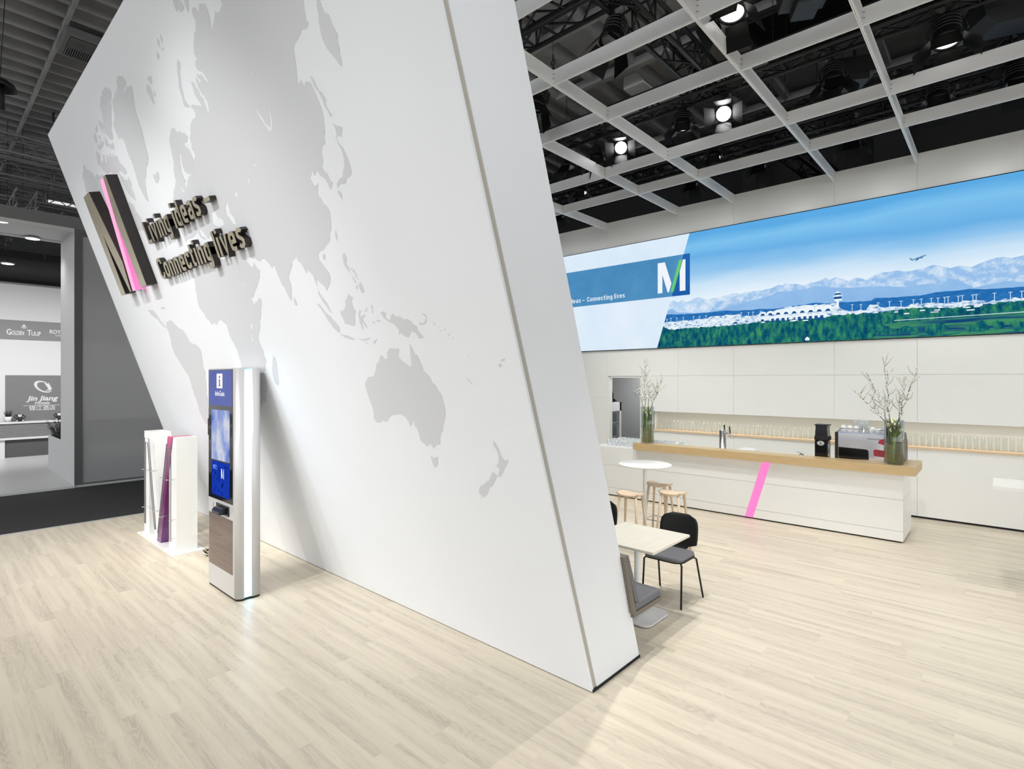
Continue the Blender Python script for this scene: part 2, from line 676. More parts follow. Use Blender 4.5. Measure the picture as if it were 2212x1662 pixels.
b.box(NX0 - .02, YB + .30, NZ0 - .02, NX1, YB + .32, NZ1)
b.box(NX0 - .02, YB + .02, NZ1, NX1, YB + .32, NZ1 + .02)
b.box(NX0 - .02, YB + .02, NZ0 - .02, NX0, YB + .32, NZ1)
struct('wall_back', b, mat('niche_lining', (240, 240, 234), .4))
b = MB(); b.box(NX0, YB - .035, NZ0 - .035, NX1, YB + .30, NZ0 - .004)
struct('trim_3', b, mat('oak_shelf_edge', (222, 196, 164), .45))
b = MB(); b.box(-9.6, YB + .01, 0, DX0, YB + .03, .03); b.box(DX1, YB + .01, 0, 6, YB + .03, .03)
struct('baseboard_back', b, M_gap)
# storage room behind the doorway
b = MB()
b.box(-8.2, 12.7, 0, -4.6, 12.75, 2.9)
b.box(-8.25, YB + .08, 0, -8.2, 12.75, 2.9)
b.box(-4.6, YB + .36, 0, -4.55, 12.75, 2.9)
b.box(-8.25, YB + .08, 2.86, -4.55, 12.75, 2.9)
struct('wall_back', b, mat('store_wall_grey', (172, 173, 174), .7))
b = MB(); b.box(DX0 - .001, YB - .002, 0, DX0 + .02, YB + .12, DZ); b.box(DX1 - .02, YB - .002, 0, DX1 + .001, YB + .12, DZ)
b.box(DX0, YB - .002, DZ - .02, DX1, YB + .12, DZ)
struct('door_1', b, M_white)

# ------------------------------------------------------------ leaning map wall
A = .335
Y0 = 3.21
SN = math.sqrt(1 + A * A)
XW = Vector((1, 0, 0))
UW = Vector((0, -A, 1)) / SN
NW = XW.cross(UW)
WX0, WX1, WT = -10.06, -2.14, 5.675


def prof(y_off, z):
    return Y0 + y_off - A * z


mw = thing('leaning_map_wall', 'huge white wall slab leaning forward, printed with a pale grey world map', 'wall', (-6.1, 3.5, 0))


def slab(x0, x1, o0, o1, z0, z1):
    m_ = MB()
    m_.prism([(prof(o0, z0), z0), (prof(o1, z0), z0), (prof(o1, z1), z1), (prof(o0, z1), z1)], x0, x1, 'x')
    return m_


obj('front_panel', slab(WX0, WX1, 0, .02, .006, WT), M_wall, mw, world=True)
obj('core', slab(WX0, WX1 - .012, .02, .66, .03, WT), M_wall, mw, world=True)
obj('end_panel', slab(WX1 - .014, WX1, .062, .665, .022, WT + .002), M_wall, mw, world=True)
setp(obj('edge_profile', slab(WX1 - .02, WX1 - .006, .02, .062, .022, WT + .001), M_strip, mw, world=True), 'recessed grey strip along the wall edge')
obj('plinth', slab(WX0 + .02, WX1 + .004, .004, .672, .0, .022), M_gap, mw, world=True)
MW = frame((0, Y0, 0), XW, UW)

LAND=["-7183,5357 -7093,5310 -7089,5269 -7166,5229 -7213,5226 -7216,5199 -7263,5158 -7360,5111 -7394,5064 -7495,5016 -7494,4977 -7543,4942 -7640,4968 -7668,5005 -7707,5035 -7696,5081 -7763,5110 -7779,5154 -7686,5167 -7670,5123 -7629,5160 -7619,5205 -7587,5263 -7562,5303 -7421,5345 -7340,5366 -7248,5368","-7898,5207 -7921,5154 -8002,5136 -8027,5163","-8073,5165 -8068,5113 -8105,5051 -8177,5080 -8165,5128","-8118,5044 -8030,5010 -7956,5012 -7989,4979 -8115,4976 -8175,5012","-7717,4949 -7666,4925 -7588,4920 -7594,4867 -7636,4863 -7723,4890 -7767,4932","-7788,5215 -7733,5180 -7755,5127 -7762,5070 -7797,5089 -7814,5134 -7814,5173","-7723,5079 -7677,5066 -7721,5054 -7756,5073","-7989,5061 -7973,5016 -7888,5024 -7887,4983 -7976,4986 -8030,5010","-7761,5030 -7745,4986 -7783,4936 -7854,4934 -7847,4993","-7978,5109 -7937,5077 -7957,5052 -7994,5072","-8283,5008 -8220,4987 -8173,4943 -8237,4907 -8353,4850 -8373,4887 -8333,4952","-8215,4891 -8202,4856 -8071,4918 -8028,4907 -8071,4834 -8060,4821 -7962,4890 -7929,4882 -7930,4821 -7833,4873 -7795,4863 -7821,4804 -7753,4848 -7722,4840 -7764,4770 -7695,4813 -7654,4803 -7598,4779 -7612,4743 -7546,4677 -7480,4611 -7494,4575 -7566,4581 -7625,4625 -7696,4662 -7762,4647 -8172,4732 -8228,4756 -8294,4803 -8298,4858","-8941,5018 -8900,4980 -8848,4934 -8714,4858 -8692,4797 -8565,4823 -8496,4774 -8396,4773 -8281,4725 -8104,4716 -7838,4655 -7955,4524 -8072,4335 -8019,4107 -8558,4202 -8875,4376 -8966,4570 -9059,4671 -9341,4706 -9301,4758 -9283,4813 -9224,4859 -9211,4926 -9065,4985","-7774,4640 -7682,4588 -7603,4529 -7482,4542 -7464,4458 -7540,4434 -7515,4368 -7544,4292 -7603,4335 -7662,4378 -7702,4407 -7719,4452 -7736,4497 -7761,4565","-7830,4350 -7652,4273 -7671,4203 -7591,4146 -7577,4070 -7587,3977 -7846,4022 -7893,4192","-6743,5319 -6638,5291 -6604,5253 -6571,5208 -6608,5191 -6688,5186 -6762,5167 -6747,5162 -6625,5179 -6592,5173 -6681,5081 -6669,5077 -6554,5165 -6516,5157 -6469,5130 -6520,5082 -6547,5040 -6577,5006 -6601,4953 -6613,4896 -6621,4828 -6611,4773 -6644,4711 -6669,4655 -6681,4595 -6697,4545 -6774,4500 -6884,4470 -6951,4420 -7058,4368 -7113,4273 -7144,4201 -7212,4254 -7236,4319 -7260,4383 -7259,4452 -7229,4513 -7221,4598 -7234,4669 -7237,4746 -7219,4837 -7245,4872 -7370,4910 -7362,4941 -7379,5022 -7340,5059 -7256,5072 -7213,5124 -7170,5176 -7134,5211 -7045,5228 -7053,5204 -6965,5248 -6965,5203 -6953,5186 -6913,5249 -6877,5246 -6885,5205 -6888,5166 -6850,5264 -6839,5295","-6053,5065 -5960,5066 -5932,5041 -5979,4993 -6021,5019 -6035,5043","-6090,5037 -6033,4987 -6042,4934 -6065,4892 -6066,4844 -6109,4882 -6130,4937 -6155,4977 -6146,5023","-5994,4959 -5967,4910 -6003,4894 -6010,4924","-6729,4392 -6669,4374 -6599,4390 -6571,4360 -6612,4315 -6686,4295 -6741,4312 -6740,4344 -6752,4375","-5281,4960 -5256,4931 -5322,4886 -5343,4841 -5385,4777 -5407,4705 -5385,4659 -5338,4623 -5385,4619 -5443,4646 -5462,4669 -5440,4716 -5440,4768 -5415,4830 -5379,4887 -5341,4926","-5455,5219 -5441,5181 -5473,5142 -5480,5161 -5478,5194","-5543,5218 -5517,5183 -5550,5144 -5572,5177","-5510,5138 -5476,5109 -5532,5107","-5640,5149 -5614,5105 -5656,5085 -5686,5113","-5025,5304 -4940,5270 -4973,5229 -5014,5206 -5030,5228 -5034,5261","-4933,5267 -4897,5237 -4871,5189 -4901,5174 -4957,5184 -4978,5216","-4839,5229 -4758,5197 -4794,5159 -4833,5132 -4842,5162 -4850,5196","-5864,4596 -5802,4566 -5806,4539 -5720,4531 -5639,4497 -5590,4449 -5637,4418 -5731,4427 -5688,4383 -5651,4345 -5641,4307 -5635,4265 -5635,4216 -5738,4192 -5865,4196 -5914,4225 -5928,4287 -5894,4329 -5876,4370 -5918,4381 -5960,4320 -5972,4272 -5988,4208 -5956,4150 -6035,4116 -6041,4047 -6089,4092 -6126,4135 -6192,4115 -6217,4182 -6191,4255 -6116,4332 -6083,4409 -6051,4485 -5987,4552","-5572,4279 -5596,4342 -5564,4426 -5511,4449 -5443,4512 -5369,4527 -5287,4538 -5291,4574 -5334,4613 -5238,4598 -5127,4547 -5156,4611 -5184,4662 -5174,4710 -5175,4761 -5121,4735 -5113,4691 -5051,4596 -5050,4545 -5049,4481 -5012,4492 -4997,4546 -5015,4593 -4992,4603 -4933,4547 -4973,4597 -5038,4609 -5073,4678 -5077,4738 -5048,4753 -5024,4700 -4985,4700 -5028,4747 -5032,4768 -4938,4733 -4911,4684 -4866,4653 -4880,4690 -4913,4745 -4990,4783 -5004,4820 -4938,4846 -4955,4892 -4915,4942 -4846,4995 -4778,5023 -4758,5054 -4775,5098 -4750,5134 -4694,5116 -4666,5071 -4614,5110 -4526,5068 -4518,5029 -4516,4984 -4547,4929 -4572,4875 -4525,4921 -4457,4950 -4408,4978 -4343,4953 -4281,4968 -4282,5007 -4267,5035 -4030,4980 -3237,4701 -3287,4603 -3304,4555 -3313,4497 -3292,4484 -3335,4463 -3398,4480 -3418,4462 -3462,4453 -3527,4438 -3545,4412 -3555,4363 -3575,4310 -3607,4233 -3556,4244 -3535,4204 -3508,4221 -3454,4198 -3447,4162 -3433,4125 -3420,4074 -3410,4018 -3422,3961 -3442,3898 -3478,3832 -3525,3830 -3557,3789 -3560,3747 -3597,3713 -3552,3659 -3522,3595 -3525,3589 -3573,3559 -3586,3602 -3608,3644 -3655,3669 -3663,3708 -3725,3685 -3736,3732 -3791,3686 -3769,3643 -3763,3626 -3691,3637 -3728,3604 -3753,3564 -3719,3527 -3679,3473 -3657,3431 -3678,3374 -3705,3317 -3761,3256 -3842,3230 -3911,3200 -3905,3183 -3924,3206 -3980,3185 -3996,3146 -3949,3082 -3909,3035 -3913,2986 -3952,2948 -4011,2908 -4030,2948 -4081,2980 -4116,3010 -4143,2952 -4131,2899 -4089,2851 -4059,2813 -4027,2736 -4072,2762 -4121,2828 -4157,2901 -4145,2978 -4151,3040 -4205,3098 -4243,3068 -4264,3123 -4319,3183 -4330,3224 -4408,3195 -4481,3134 -4561,3062 -4561,2989 -4603,2919 -4640,2889 -4665,2944 -4708,3033 -4731,3120 -4734,3204 -4792,3184 -4817,3224 -4879,3275 -4979,3265 -5090,3305 -5170,3326 -5248,3337 -5195,3266 -5163,3244 -5100,3277 -5085,3251 -5034,3196 -5083,3134 -5245,3052 -5375,2984 -5407,3008 -5447,3084 -5479,3171 -5535,3260 -5568,3331 -5580,3379 -5591,3442 -5575,3521 -5664,3546 -5714,3615 -5738,3650 -5919,3618 -5961,3667 -6049,3734 -6033,3658 -5954,3613 -6052,3639 -6131,3717 -6225,3690 -6359,3690 -6488,3666 -6506,3714 -6541,3809 -6586,3929 -6429,4094 -6221,4197 -6102,4078 -5942,4135 -5715,4201","-3145,4593 -3118,4582 -3122,4543 -3115,4499 -3108,4467 -3070,4441 -3066,4404 -3056,4364 -3031,4317 -3057,4294 -3050,4250 -3067,4231 -3060,4199 -3075,4161 -3094,4174 -3120,4219 -3159,4269 -3191,4330 -3203,4377 -3193,4416 -3190,4445 -3171,4485 -3170,4521","-3438,4235 -3411,4206 -3396,4159 -3355,4107 -3319,4047 -3348,4059 -3350,4020 -3321,3972 -3311,3952 -3337,3957 -3351,3994 -3371,4033 -3375,4074 -3392,4118 -3424,4162 -3432,4197","-3330,3921 -3297,3892 -3236,3865 -3268,3844 -3269,3818 -3315,3837 -3350,3826 -3320,3851 -3322,3885","-3340,3830 -3326,3792 -3290,3756 -3277,3705 -3269,3669 -3269,3607 -3294,3586 -3345,3583 -3375,3555 -3440,3569 -3480,3549 -3479,3578 -3422,3601 -3386,3600 -3368,3631 -3336,3651 -3314,3701 -3318,3756 -3338,3796","-3481,3536 -3455,3516 -3461,3466 -3477,3491 -3495,3524","-3651,3308 -3650,3269 -3662,3221 -3684,3252 -3670,3288","-3909,3175 -3883,3163 -3906,3130 -3933,3142 -3933,3158","-4565,2915 -4547,2876 -4554,2844 -4587,2847 -4589,2889","-6581,3336 -6699,3208 -6719,3138 -6769,3021 -6692,2942 -6653,2878 -6551,2810 -6411,2818 -6334,2849 -6232,2806 -6184,2791 -6192,2716 -6203,2669 -6157,2584 -6136,2489 -6150,2403 -6157,2372 -6178,2329 -6212,2219 -6144,2109 -6087,1955 -5958,1926 -5810,2006 -5683,2156 -5662,2260 -5530,2370 -5508,2489 -5530,2579 -5500,2646 -5391,2727 -5275,2860 -5194,2963 -5217,2964 -5387,2938 -5415,3029 -5463,3097 -5499,3194 -5551,3273 -5584,3328 -5641,3388 -5792,3409 -6065,3470 -6283,3412 -6512,3385","-5335,2434 -5295,2414 -5320,2336 -5392,2177 -5444,2137 -5489,2167 -5481,2238 -5444,2318","-8002,2947 -7882,2963 -7754,2905 -7641,2836 -7549,2818 -7496,2767 -7478,2717 -7460,2668 -7349,2639 -7219,2597 -7197,2536 -7235,2466 -7303,2382 -7300,2284 -7404,2197 -7471,2096 -7587,1926 -7684,1792 -7913,1578 -8002,1656 -8042,1764 -8004,1875 -8000,2023 -7972,2157 -7973,2263 -8041,2343 -8110,2423 -8174,2543 -8189,2636 -8116,2750 -8092,2838 -8112,2891","-8597,3147 -8367,3115 -8282,3044 -8238,2976 -8179,2921 -8092,2889 -8184,2882 -8258,2926 -8317,2982 -8433,3029 -8530,3076","-8051,3126 -7888,3125 -7897,3101 -8041,3100","-4224,2833 -4186,2820 -4146,2768 -4070,2718 -4028,2670 -3990,2633 -4003,2580 -4051,2601 -4105,2658 -4143,2714 -4180,2771","-3999,2571 -3922,2558 -3852,2537 -3798,2517 -3862,2518 -3950,2538 -3998,2558","-3749,2519 -3688,2516 -3603,2518 -3616,2508 -3694,2505 -3747,2508","-3590,2469 -3561,2497 -3503,2511 -3544,2488","-3691,2495 -3658,2485 -3656,2475 -3681,2484","-3731,2858 -3679,2824 -3716,2799 -3712,2749 -3693,2726 -3732,2684 -3772,2619 -3817,2630 -3891,2644 -3896,2679 -3913,2723 -3902,2748 -3859,2744 -3810,2774 -3795,2815 -3752,2835","-3644,2731 -3559,2721 -3545,2739 -3533,2734 -3555,2713 -3636,2718 -3664,2678 -3612,2691 -3576,2688 -3634,2664 -3605,2616 -3596,2591 -3624,2609 -3647,2652 -3659,2586 -3677,2596 -3681,2646 -3671,2696","-3653,3137 -3622,3137 -3612,3100 -3639,3065 -3619,2991 -3642,3018 -3672,3061 -3666,3100","-3519,2923 -3511,2883 -3517,2844 -3545,2847 -3557,2880 -3559,2904","-3584,3026 -3531,2972 -3547,2970 -3582,3002","-3605,2973 -3580,2923 -3594,2924 -3611,2954","-3576,2985 -3540,2942 -3554,2942","-3592,2900 -3573,2902 -3597,2876 -3604,2885","-3621,3042 -3588,3019 -3607,3013","-3465,2760 -3456,2735 -3471,2720 -3469,2696 -3483,2697 -3477,2729","-3506,2636 -3486,2633 -3499,2621 -3519,2625","-3468,2640 -3431,2641 -3404,2633 -3417,2626 -3463,2634","-3386,2689 -3347,2698 -3321,2680 -3341,2654 -3298,2628 -3271,2657 -3243,2674 -3168,2649 -3089,2624 -3055,2603 -3044,2583 -3002,2565 -3016,2547 -2987,2516 -2962,2488 -2933,2471 -3013,2483 -3044,2526 -3082,2540 -3131,2500 -3168,2506 -3207,2536 -3233,2521 -3222,2560 -3257,2601 -3315,2621 -3358,2648 -3373,2673","-2981,2586 -2921,2586 -2897,2614 -2886,2598 -2920,2575 -2974,2575","-2928,2654 -2887,2639 -2874,2608 -2900,2630","-2831,2591 -2807,2564 -2824,2565","-2791,2563 -2766,2547 -2779,2548","-2742,2542 -2715,2525 -2729,2525","-2694,2522 -2670,2495 -2685,2505","-2717,2506 -2690,2490 -2708,2488","-2678,2479 -2661,2467 -2675,2464","-2784,2537 -2760,2520 -2775,2521","-3419,2421 -3379,2435 -3322,2429 -3273,2424 -3296,2401 -3314,2363 -3275,2335 -3225,2304 -3199,2292 -3181,2314 -3173,2352 -3159,2397 -3140,2456 -3122,2425 -3112,2380 -3085,2372 -3074,2327 -3066,2290 -3065,2263 -3016,2225 -3001,2177 -2972,2162 -2962,2128 -2935,2095 -2936,2050 -2936,1997 -2973,1911 -3015,1862 -3055,1804 -3084,1762 -3094,1721 -3139,1713 -3190,1680 -3205,1704 -3219,1715 -3256,1687 -3291,1709 -3325,1736 -3320,1778 -3328,1835 -3351,1842 -3335,1892 -3377,1857 -3400,1835 -3413,1880 -3439,1912 -3485,1931 -3543,1924 -3621,1908 -3681,1871 -3754,1871 -3821,1841 -3856,1848 -3876,1878 -3854,1928 -3856,1999 -3863,2060 -3867,2113 -3847,2182 -3789,2220 -3678,2249 -3636,2290 -3628,2319 -3576,2338 -3551,2374 -3509,2389 -3497,2356 -3455,2359 -3443,2398","-3251,1620 -3214,1603 -3163,1617 -3179,1573 -3203,1537 -3235,1521 -3249,1549 -3251,1591","-2529,1796 -2511,1776 -2496,1748 -2490,1705 -2476,1674 -2456,1661 -2425,1675 -2444,1637 -2476,1611 -2501,1579 -2538,1538 -2561,1545 -2532,1590 -2558,1617 -2527,1635 -2512,1681 -2513,1725","-2603,1570 -2587,1557 -2567,1540 -2606,1497 -2638,1462 -2676,1441 -2714,1389 -2763,1353 -2794,1373 -2803,1396 -2773,1436 -2721,1463 -2662,1498 -2634,1536","-2290,2323 -2253,2328 -2263,2313 -2289,2313","-2318,2291 -2302,2301 -2290,2287 -2300,2279 -2322,2279","-2648,2227 -2617,2199 -2585,2168 -2606,2175 -2631,2203","-2571,2367 -2560,2353 -2565,2347","-2558,2340 -2552,2322 -2560,2324","-2539,2300 -2533,2295 -2541,2290","-2797,1356 -2785,1346 -2801,1338"]
SEAS=["-5642,3793 -5546,3805 -5534,3743 -5440,3697 -5448,3659 -5558,3659 -5675,3699","-5239,3816 -5238,3773 -5252,3729 -5200,3672 -5200,3615 -5259,3635 -5289,3688 -5326,3733 -5309,3787","-5003,3854 -4989,3828 -5019,3808 -5040,3826 -5026,3850","-4083,4243 -4072,4221 -4068,4175 -4084,4135 -4116,4099 -4152,4090 -4200,4153 -4242,4226 -4258,4269 -4245,4272 -4221,4227 -4180,4155 -4138,4113 -4098,4154 -4085,4203","-4721,3896 -4699,3883 -4728,3855 -4741,3866","-4554,3992 -4532,3953 -4513,3936 -4549,3945","-4378,4041 -4366,4018 -4384,4026","-4158,4527 -4150,4488 -4147,4472 -4165,4482","-5587,2766 -5553,2750 -5597,2705 -5630,2714","-5679,2684 -5664,2630 -5659,2576 -5688,2600"]
LB_FAR="-5226,3825 -5128,3862 -5032,3807 -4937,3854 -4819,3798 -4680,3862 -4566,3873 -4453,3818 -4298,3824 -4146,3830 -3976,3856 -3809,3870 -3686,3867 -3585,3877"
LB_RIDGE="-4364,3547 -4233,3709 -4061,3779 -3892,3805 -3768,3813 -3626,3882 -3506,3879 -3368,3874 -3195,3896 -3081,3943 -2933,3946 -2982,3962 -2758,3925 -2666,3884 -2469,3921 -2295,3978 -2243,3932 -2158,3970 -2058,3929 -1958,3879 -1860,3923 -1700,3866 -1606,3928 -1452,3964 -1271,3967 -1095,3934 -952,3951 -813,3993 -716,3962 -608,3912 -515,3934 -359,3895 -257,3939 -157,3975 -9,3994 87,3963 205,3985"
LB_NEAR="-5263,3656 -5165,3687 -5056,3605 -4866,3578 -4634,3556 -4364,3547 -3213,3761 -3096,3821 -2813,3800 -2540,3830 -2487,3854 -2278,3810 -2024,3772 -1780,3754 -1467,3736 -1168,3684 -840,3708 -744,3662 -622,3751 -515,3721 -334,3581 -157,3611 39,3636 205,3600"
LB_HILL="-5275,3577 -5104,3563 -4772,3548 -4364,3547 -4061,3554 -3768,3529 -3368,3526 -3195,3511 -2630,3541 -2487,3558 -2312,3531 -2091,3530 -1860,3517 -1637,3514 -1575,3555 -1391,3536 -981,3530 -785,3562 -463,3562 -385,3570 -207,3542 39,3539 217,3535"
LB_WHITE="-5312,3407 -4866,3420 -4409,3420 -4320,3461 -3768,3460 -3727,3415 -3271,3416 -3096,3492 -2906,3522 -2540,3523 -2125,3510 -2091,3434 -1958,3365 -1700,3371 -1653,3451 -1544,3441 -1513,3397 -1183,3368 -1095,3408 -813,3405 -757,3386 -542,3379 -411,3395 -34,3359 3,3388 217,3374"
LB_FOREST="-5349,3328 -5201,3250 -4866,3263 -4409,3256 -3892,3254 -3565,3274 -3271,3294 -3096,3286 -2721,3289 -2278,3295 -2091,3319 -1780,3312 -1482,3307 -1095,3346 -676,3309 -283,3308 39,3335 217,3334"
LB_FIELD="-1286,3073 -813,3094 -411,3091 217,3078"


land = [[(x, z * SN) for x, z in parse(s)] for s in LAND]
seas = [[(x, z * SN) for x, z in parse(s)] for s in SEAS]
clipT = WT * SN - .004
from mathutils.geometry import delaunay_2d_cdt
vs, fcs = [], []
for k, p in enumerate(land + seas):
    p = [(x, min(z, clipT)) for x, z in p]
    big = k < len(land) and len(p) > 12
    p = rough_poly(p, .016 if big else .005, .034 if big else .025)
    fcs.append(list(range(len(vs), len(vs) + len(p))))
    vs += [Vector(q) for q in p]
ov, oe, of, _, _, _ = delaunay_2d_cdt(vs, [], fcs, 0, 1e-5)
rings = []
for k, f in enumerate(fcs):
    q = [(vs[i].x, vs[i].y) for i in f]
    rings.append((k >= len(land), min(p[0] for p in q), max(p[0] for p in q), min(p[1] for p in q), max(p[1] for p in q), q))


def inside(x, y, q):
    c = False
    for (x0, y0), (x1, y1) in zip(q, q[1:] + q[:1]):
        if (y0 > y) != (y1 > y) and x < (x1 - x0) * (y - y0) / (y1 - y0) + x0:
            c = not c
    return c


keep = []
for f in of:
    cx = sum(ov[i].x for i in f) / len(f); cy = sum(ov[i].y for i in f) / len(f)
    hit = [sea for sea, xa, xb, ya, yb, q in rings if xa < cx < xb and ya < cy < yb and inside(cx, cy, q)]
    if hit and not any(hit): keep.append(f)
me = bpy.data.meshes.new('world_map')
me.from_pydata([(v.x, v.y, 0) for v in ov], [], [list(f) for f in keep])
for v in me.vertices: v.co.y = min(v.co.y, clipT)
me.transform(Matrix.Translation(-Vector(mw.location)) @ MW @ Matrix.Translation((0, 0, .0012)))
me.materials.append(M_print)
o = bpy.data.objects.new('world_map', me)
COL.objects.link(o)
o.parent = mw
o['label'] = 'grey printed continents of the world map'

# ---- the big M sign: outline given in the sign's own units (0..1 wide, 0..1 high)
M_LEFT = [(.0, 1.0), (.262, 1.0), (.502, .27), (.405, 0.0), (.367, 0.0), (.173, .585), (.173, 0.0), (.018, 0.0)]
M_BAR = [(.777, 1.0), (.897, 1.0), (.581, 0.0), (.463, 0.0)]
M_RIGHT = [(.915, .995), (.98, 1.0), (1.0, 0.0), (.80, 0.0), (.80, .62)]
M_LEFT = [(.0, 1.0), (.262, 1.0), (.505, .28), (.412, 0.0), (.367, 0.0), (.173, .60), (.173, 0.0), (.0, 0.0)]
M_RIGHT = [(.915, 1.0), (1.0, 1.0), (1.0, 0.0), (.80, 0.0), (.80, .63)]


def scaled(p, x0, y0, w, h):
    return [(x0 + u * w, y0 + v * h) for u, v in p]


T0, TH = 3.40 * SN, 1.315
MX, MWD = -9.02, 1.19
lg = thing('wall_logo', 'large dark metal letter M with a pink lit diagonal, mounted on the map wall', 'logo', tuple(MW @ Vector((MX + .5 * MWD, T0, 0))))
Mrel = Matrix.Translation(Vector(lg.location)).inverted()


def wall_piece(name, poly, d0, d1, mats, parent, top=1):
    m_ = MB()
    m_.prism(poly, d0, d1, 'z')
    if top is not None:
        for f in m_.b.faces:
            if all(v.co.z > d1 - 1e-5 for v in f.verts): f.material_index = top
    m_.xf(Matrix.Translation(-Vector(parent.location)) @ MW)
    return obj(name, m_, mats, parent)


wall_piece('left_stroke', scaled(M_LEFT, MX, T0, MWD, TH), .001, .125, [M_bronzeshade, M_bronzelit], lg)
# the slit between the left stem and the diagonal is backed by a dark recess
wall_piece('right_stroke', scaled(M_RIGHT, MX, T0, MWD, TH), .001, .125, [M_bronzeshade, M_bronzelit], lg)
setp(wall_piece('light_bar', scaled(M_BAR, MX, T0, MWD, TH * 1.0), .001, .122, [M_pinklit, M_pinkface], lg, top=1), 'pink glowing diagonal bar')


# ---- slogan letters, each a separate metal letter on the wall
def letters(line, x0, x1, base, cap, which, group):
    xs, W = line_layout(line)
    sx = (x1 - x0) / W
    seen = {}
    for k, c in enumerate(line):
        if c == ' ': continue
        seen[c] = seen.get(c, 0) + 1
        dx = x0 + xs[k] * sx
        cx = GLYPH[c][0] * sx / 2
        q = MB(); glyph_mb(q, c, -cx, 0, sx, cap, .004, .064, .15, 1)
        rot = MW.copy(); rot.translation = (0, 0, 0)
        q.xf(rot)
        o = obj('sign_letter', q, [M_bronzeshade, M_bronzelit])
        o.location = MW @ Vector((dx + cx, base, 0))
        n = line.count(c)
        nm = ('capital letter ' + c) if c.isupper() else 'letter ' + c
        if c == '\u2013': lab = 'dark metal dash closing the upper slogan line'
        elif n == 1: lab = 'raised dark metal %s in the %s slogan line' % (nm, which)
        else: lab = 'raised dark metal %s, %s one from the left in the %s slogan line' % (nm, ('first', 'second', 'third')[seen[c] - 1], which)
        setp(o, lab, 'letter', group)


letters('Living ideas \u2013', -7.42, -5.42, 3.805 * SN, .245, 'upper', 'letters of the upper slogan line')
letters('Connecting lives', -7.41, -5.00, 3.405 * SN, .245, 'lower', 'letters of the lower slogan line')

# ------------------------------------------------------------ info kiosk
kx0, kx1, ky0, ky1, kh = -6.353, -5.600, 2.157, 2.40, 2.317
ki = thing('info_kiosk', 'tall silver information kiosk with blue touchscreen and glowing white side strip', 'kiosk', (-5.98, 2.28, 0))


def kiosk_outline(x0, y0, x1, y1, r):
    out = [(x0, y0)]
    for k in range(9):
        t = math.radians(-90 + 90 * k / 8)
        out.append((x1 - r + r * math.cos(t), y0 + r + r * math.sin(t)))
    out += [(x1, 2.228), (x1 - .012, 2.228), (x1 - .012, 2.300), (x1, 2.300)]
    for k in range(9):
        t = math.radians(0 + 90 * k / 8)
        out.append((x1 - r * .8 + r * .8 * math.cos(t), y1 - r * .8 + r * .8 * math.sin(t)))
    out += [(x0 + .02, y1)]
    return out


b = MB(); b.prism(kiosk_outline(kx0, ky0, kx1, ky1, .065), .022, kh, 'z')
for f in b.b.faces:
    if abs(f.normal.z) < .5 and f.calc_center_median().x > kx1 - .066: f.smooth = True
obj('housing', b, M_silver, ki, world=True)
b = MB(); b.prism(kiosk_outline(kx0 + .006, ky0 + .006, kx1 - .004, ky1 - .004, .06), 0, .022, 'z')
obj('base', b, M_black, ki, world=True)
# light strip: white tube light, cyan at both ends
ml = bpy.data.materials.new('side_light_strip'); ml.use_nodes = True
nt = ml.node_tree; nt.nodes.clear()
tc = nt.nodes.new('ShaderNodeTexCoord'); sp = nt.nodes.new('ShaderNodeSeparateXYZ')
ra = nt.nodes.new('ShaderNodeValToRGB'); em = nt.nodes.new('ShaderNodeEmission'); om = nt.nodes.new('ShaderNodeOutputMaterial')
mr = nt.nodes.new('ShaderNodeMapRange'); mr.inputs[2].default_value = 2.317
nt.links.new(tc.outputs['Object'], sp.inputs[0]); nt.links.new(sp.outputs['Z'], mr.inputs[0]); nt.links.new(mr.outputs[0], ra.inputs[0])
nt.links.new(ra.outputs[0], em.inputs[0]); nt.links.new(em.outputs[0], om.inputs[0]); em.inputs[1].default_value = 5
cr = ra.color_ramp
cr.elements[0].color = (.10, .62, 1, 1); cr.elements[0].position = .0
cr.elements[1].color = (.12, .72, 1, 1); cr.elements[1].position = 1.0
for p_, c_ in ((.07, (.60, .78, 1, 1)), (.5, (.70, .80, 1, 1)), (.93, (.60, .80, 1, 1))):
    e = cr.elements.new(p_); e.color = c_
b = MB(); b.box(kx1 - .011, 2.230, .03, kx1 - .002, 2.2985, kh - .01)
obj('light_strip', b, ml, ki, world=True)
yf = ky0
M_scrblack = mat('screen_glass_black', (8, 9, 22), .07, coat=.3)
b = MB(); b.box(kx0 + .008, yf - .004, .948, -5.70, yf + .002, 2.305)
gp = obj('screen_glass', b, M_scrblack, ki, world=True)


def screen_mat(name, cols, sx, sy, seed, es):
    m = bpy.data.materials.new(name); m.use_nodes = True
    nt = m.node_tree; nt.nodes.clear()
    tc = nt.nodes.new('ShaderNodeTexCoord'); mp = nt.nodes.new('ShaderNodeMapping')
    mp.inputs['Scale'].default_value = (sx, 1, sy); mp.inputs['Location'].default_value = (seed, seed, seed)
    n = nt.nodes.new('ShaderNodeTexNoise'); n.inputs['Scale'].default_value = 1; n.inputs['Detail'].default_value = 5
    r = nt.nodes.new('ShaderNodeValToRGB'); e = nt.nodes.new('ShaderNodeEmission'); o = nt.nodes.new('ShaderNodeOutputMaterial')
    nt.links.new(tc.outputs['Object'], mp.inputs[0]); nt.links.new(mp.outputs[0], n.inputs['Vector'])
    nt.links.new(n.outputs[0], r.inputs[0]); nt.links.new(r.outputs[0], e.inputs[0]); nt.links.new(e.outputs[0], o.inputs[0])
    e.inputs[1].default_value = es
    k = len(cols)
    for i, c in enumerate(cols):
        el = r.color_ramp.elements[i] if i < 2 else r.color_ramp.elements.new(.5)
        el.position = .32 + .38 * i / (k - 1)
        el.color = lin(c)
    return m


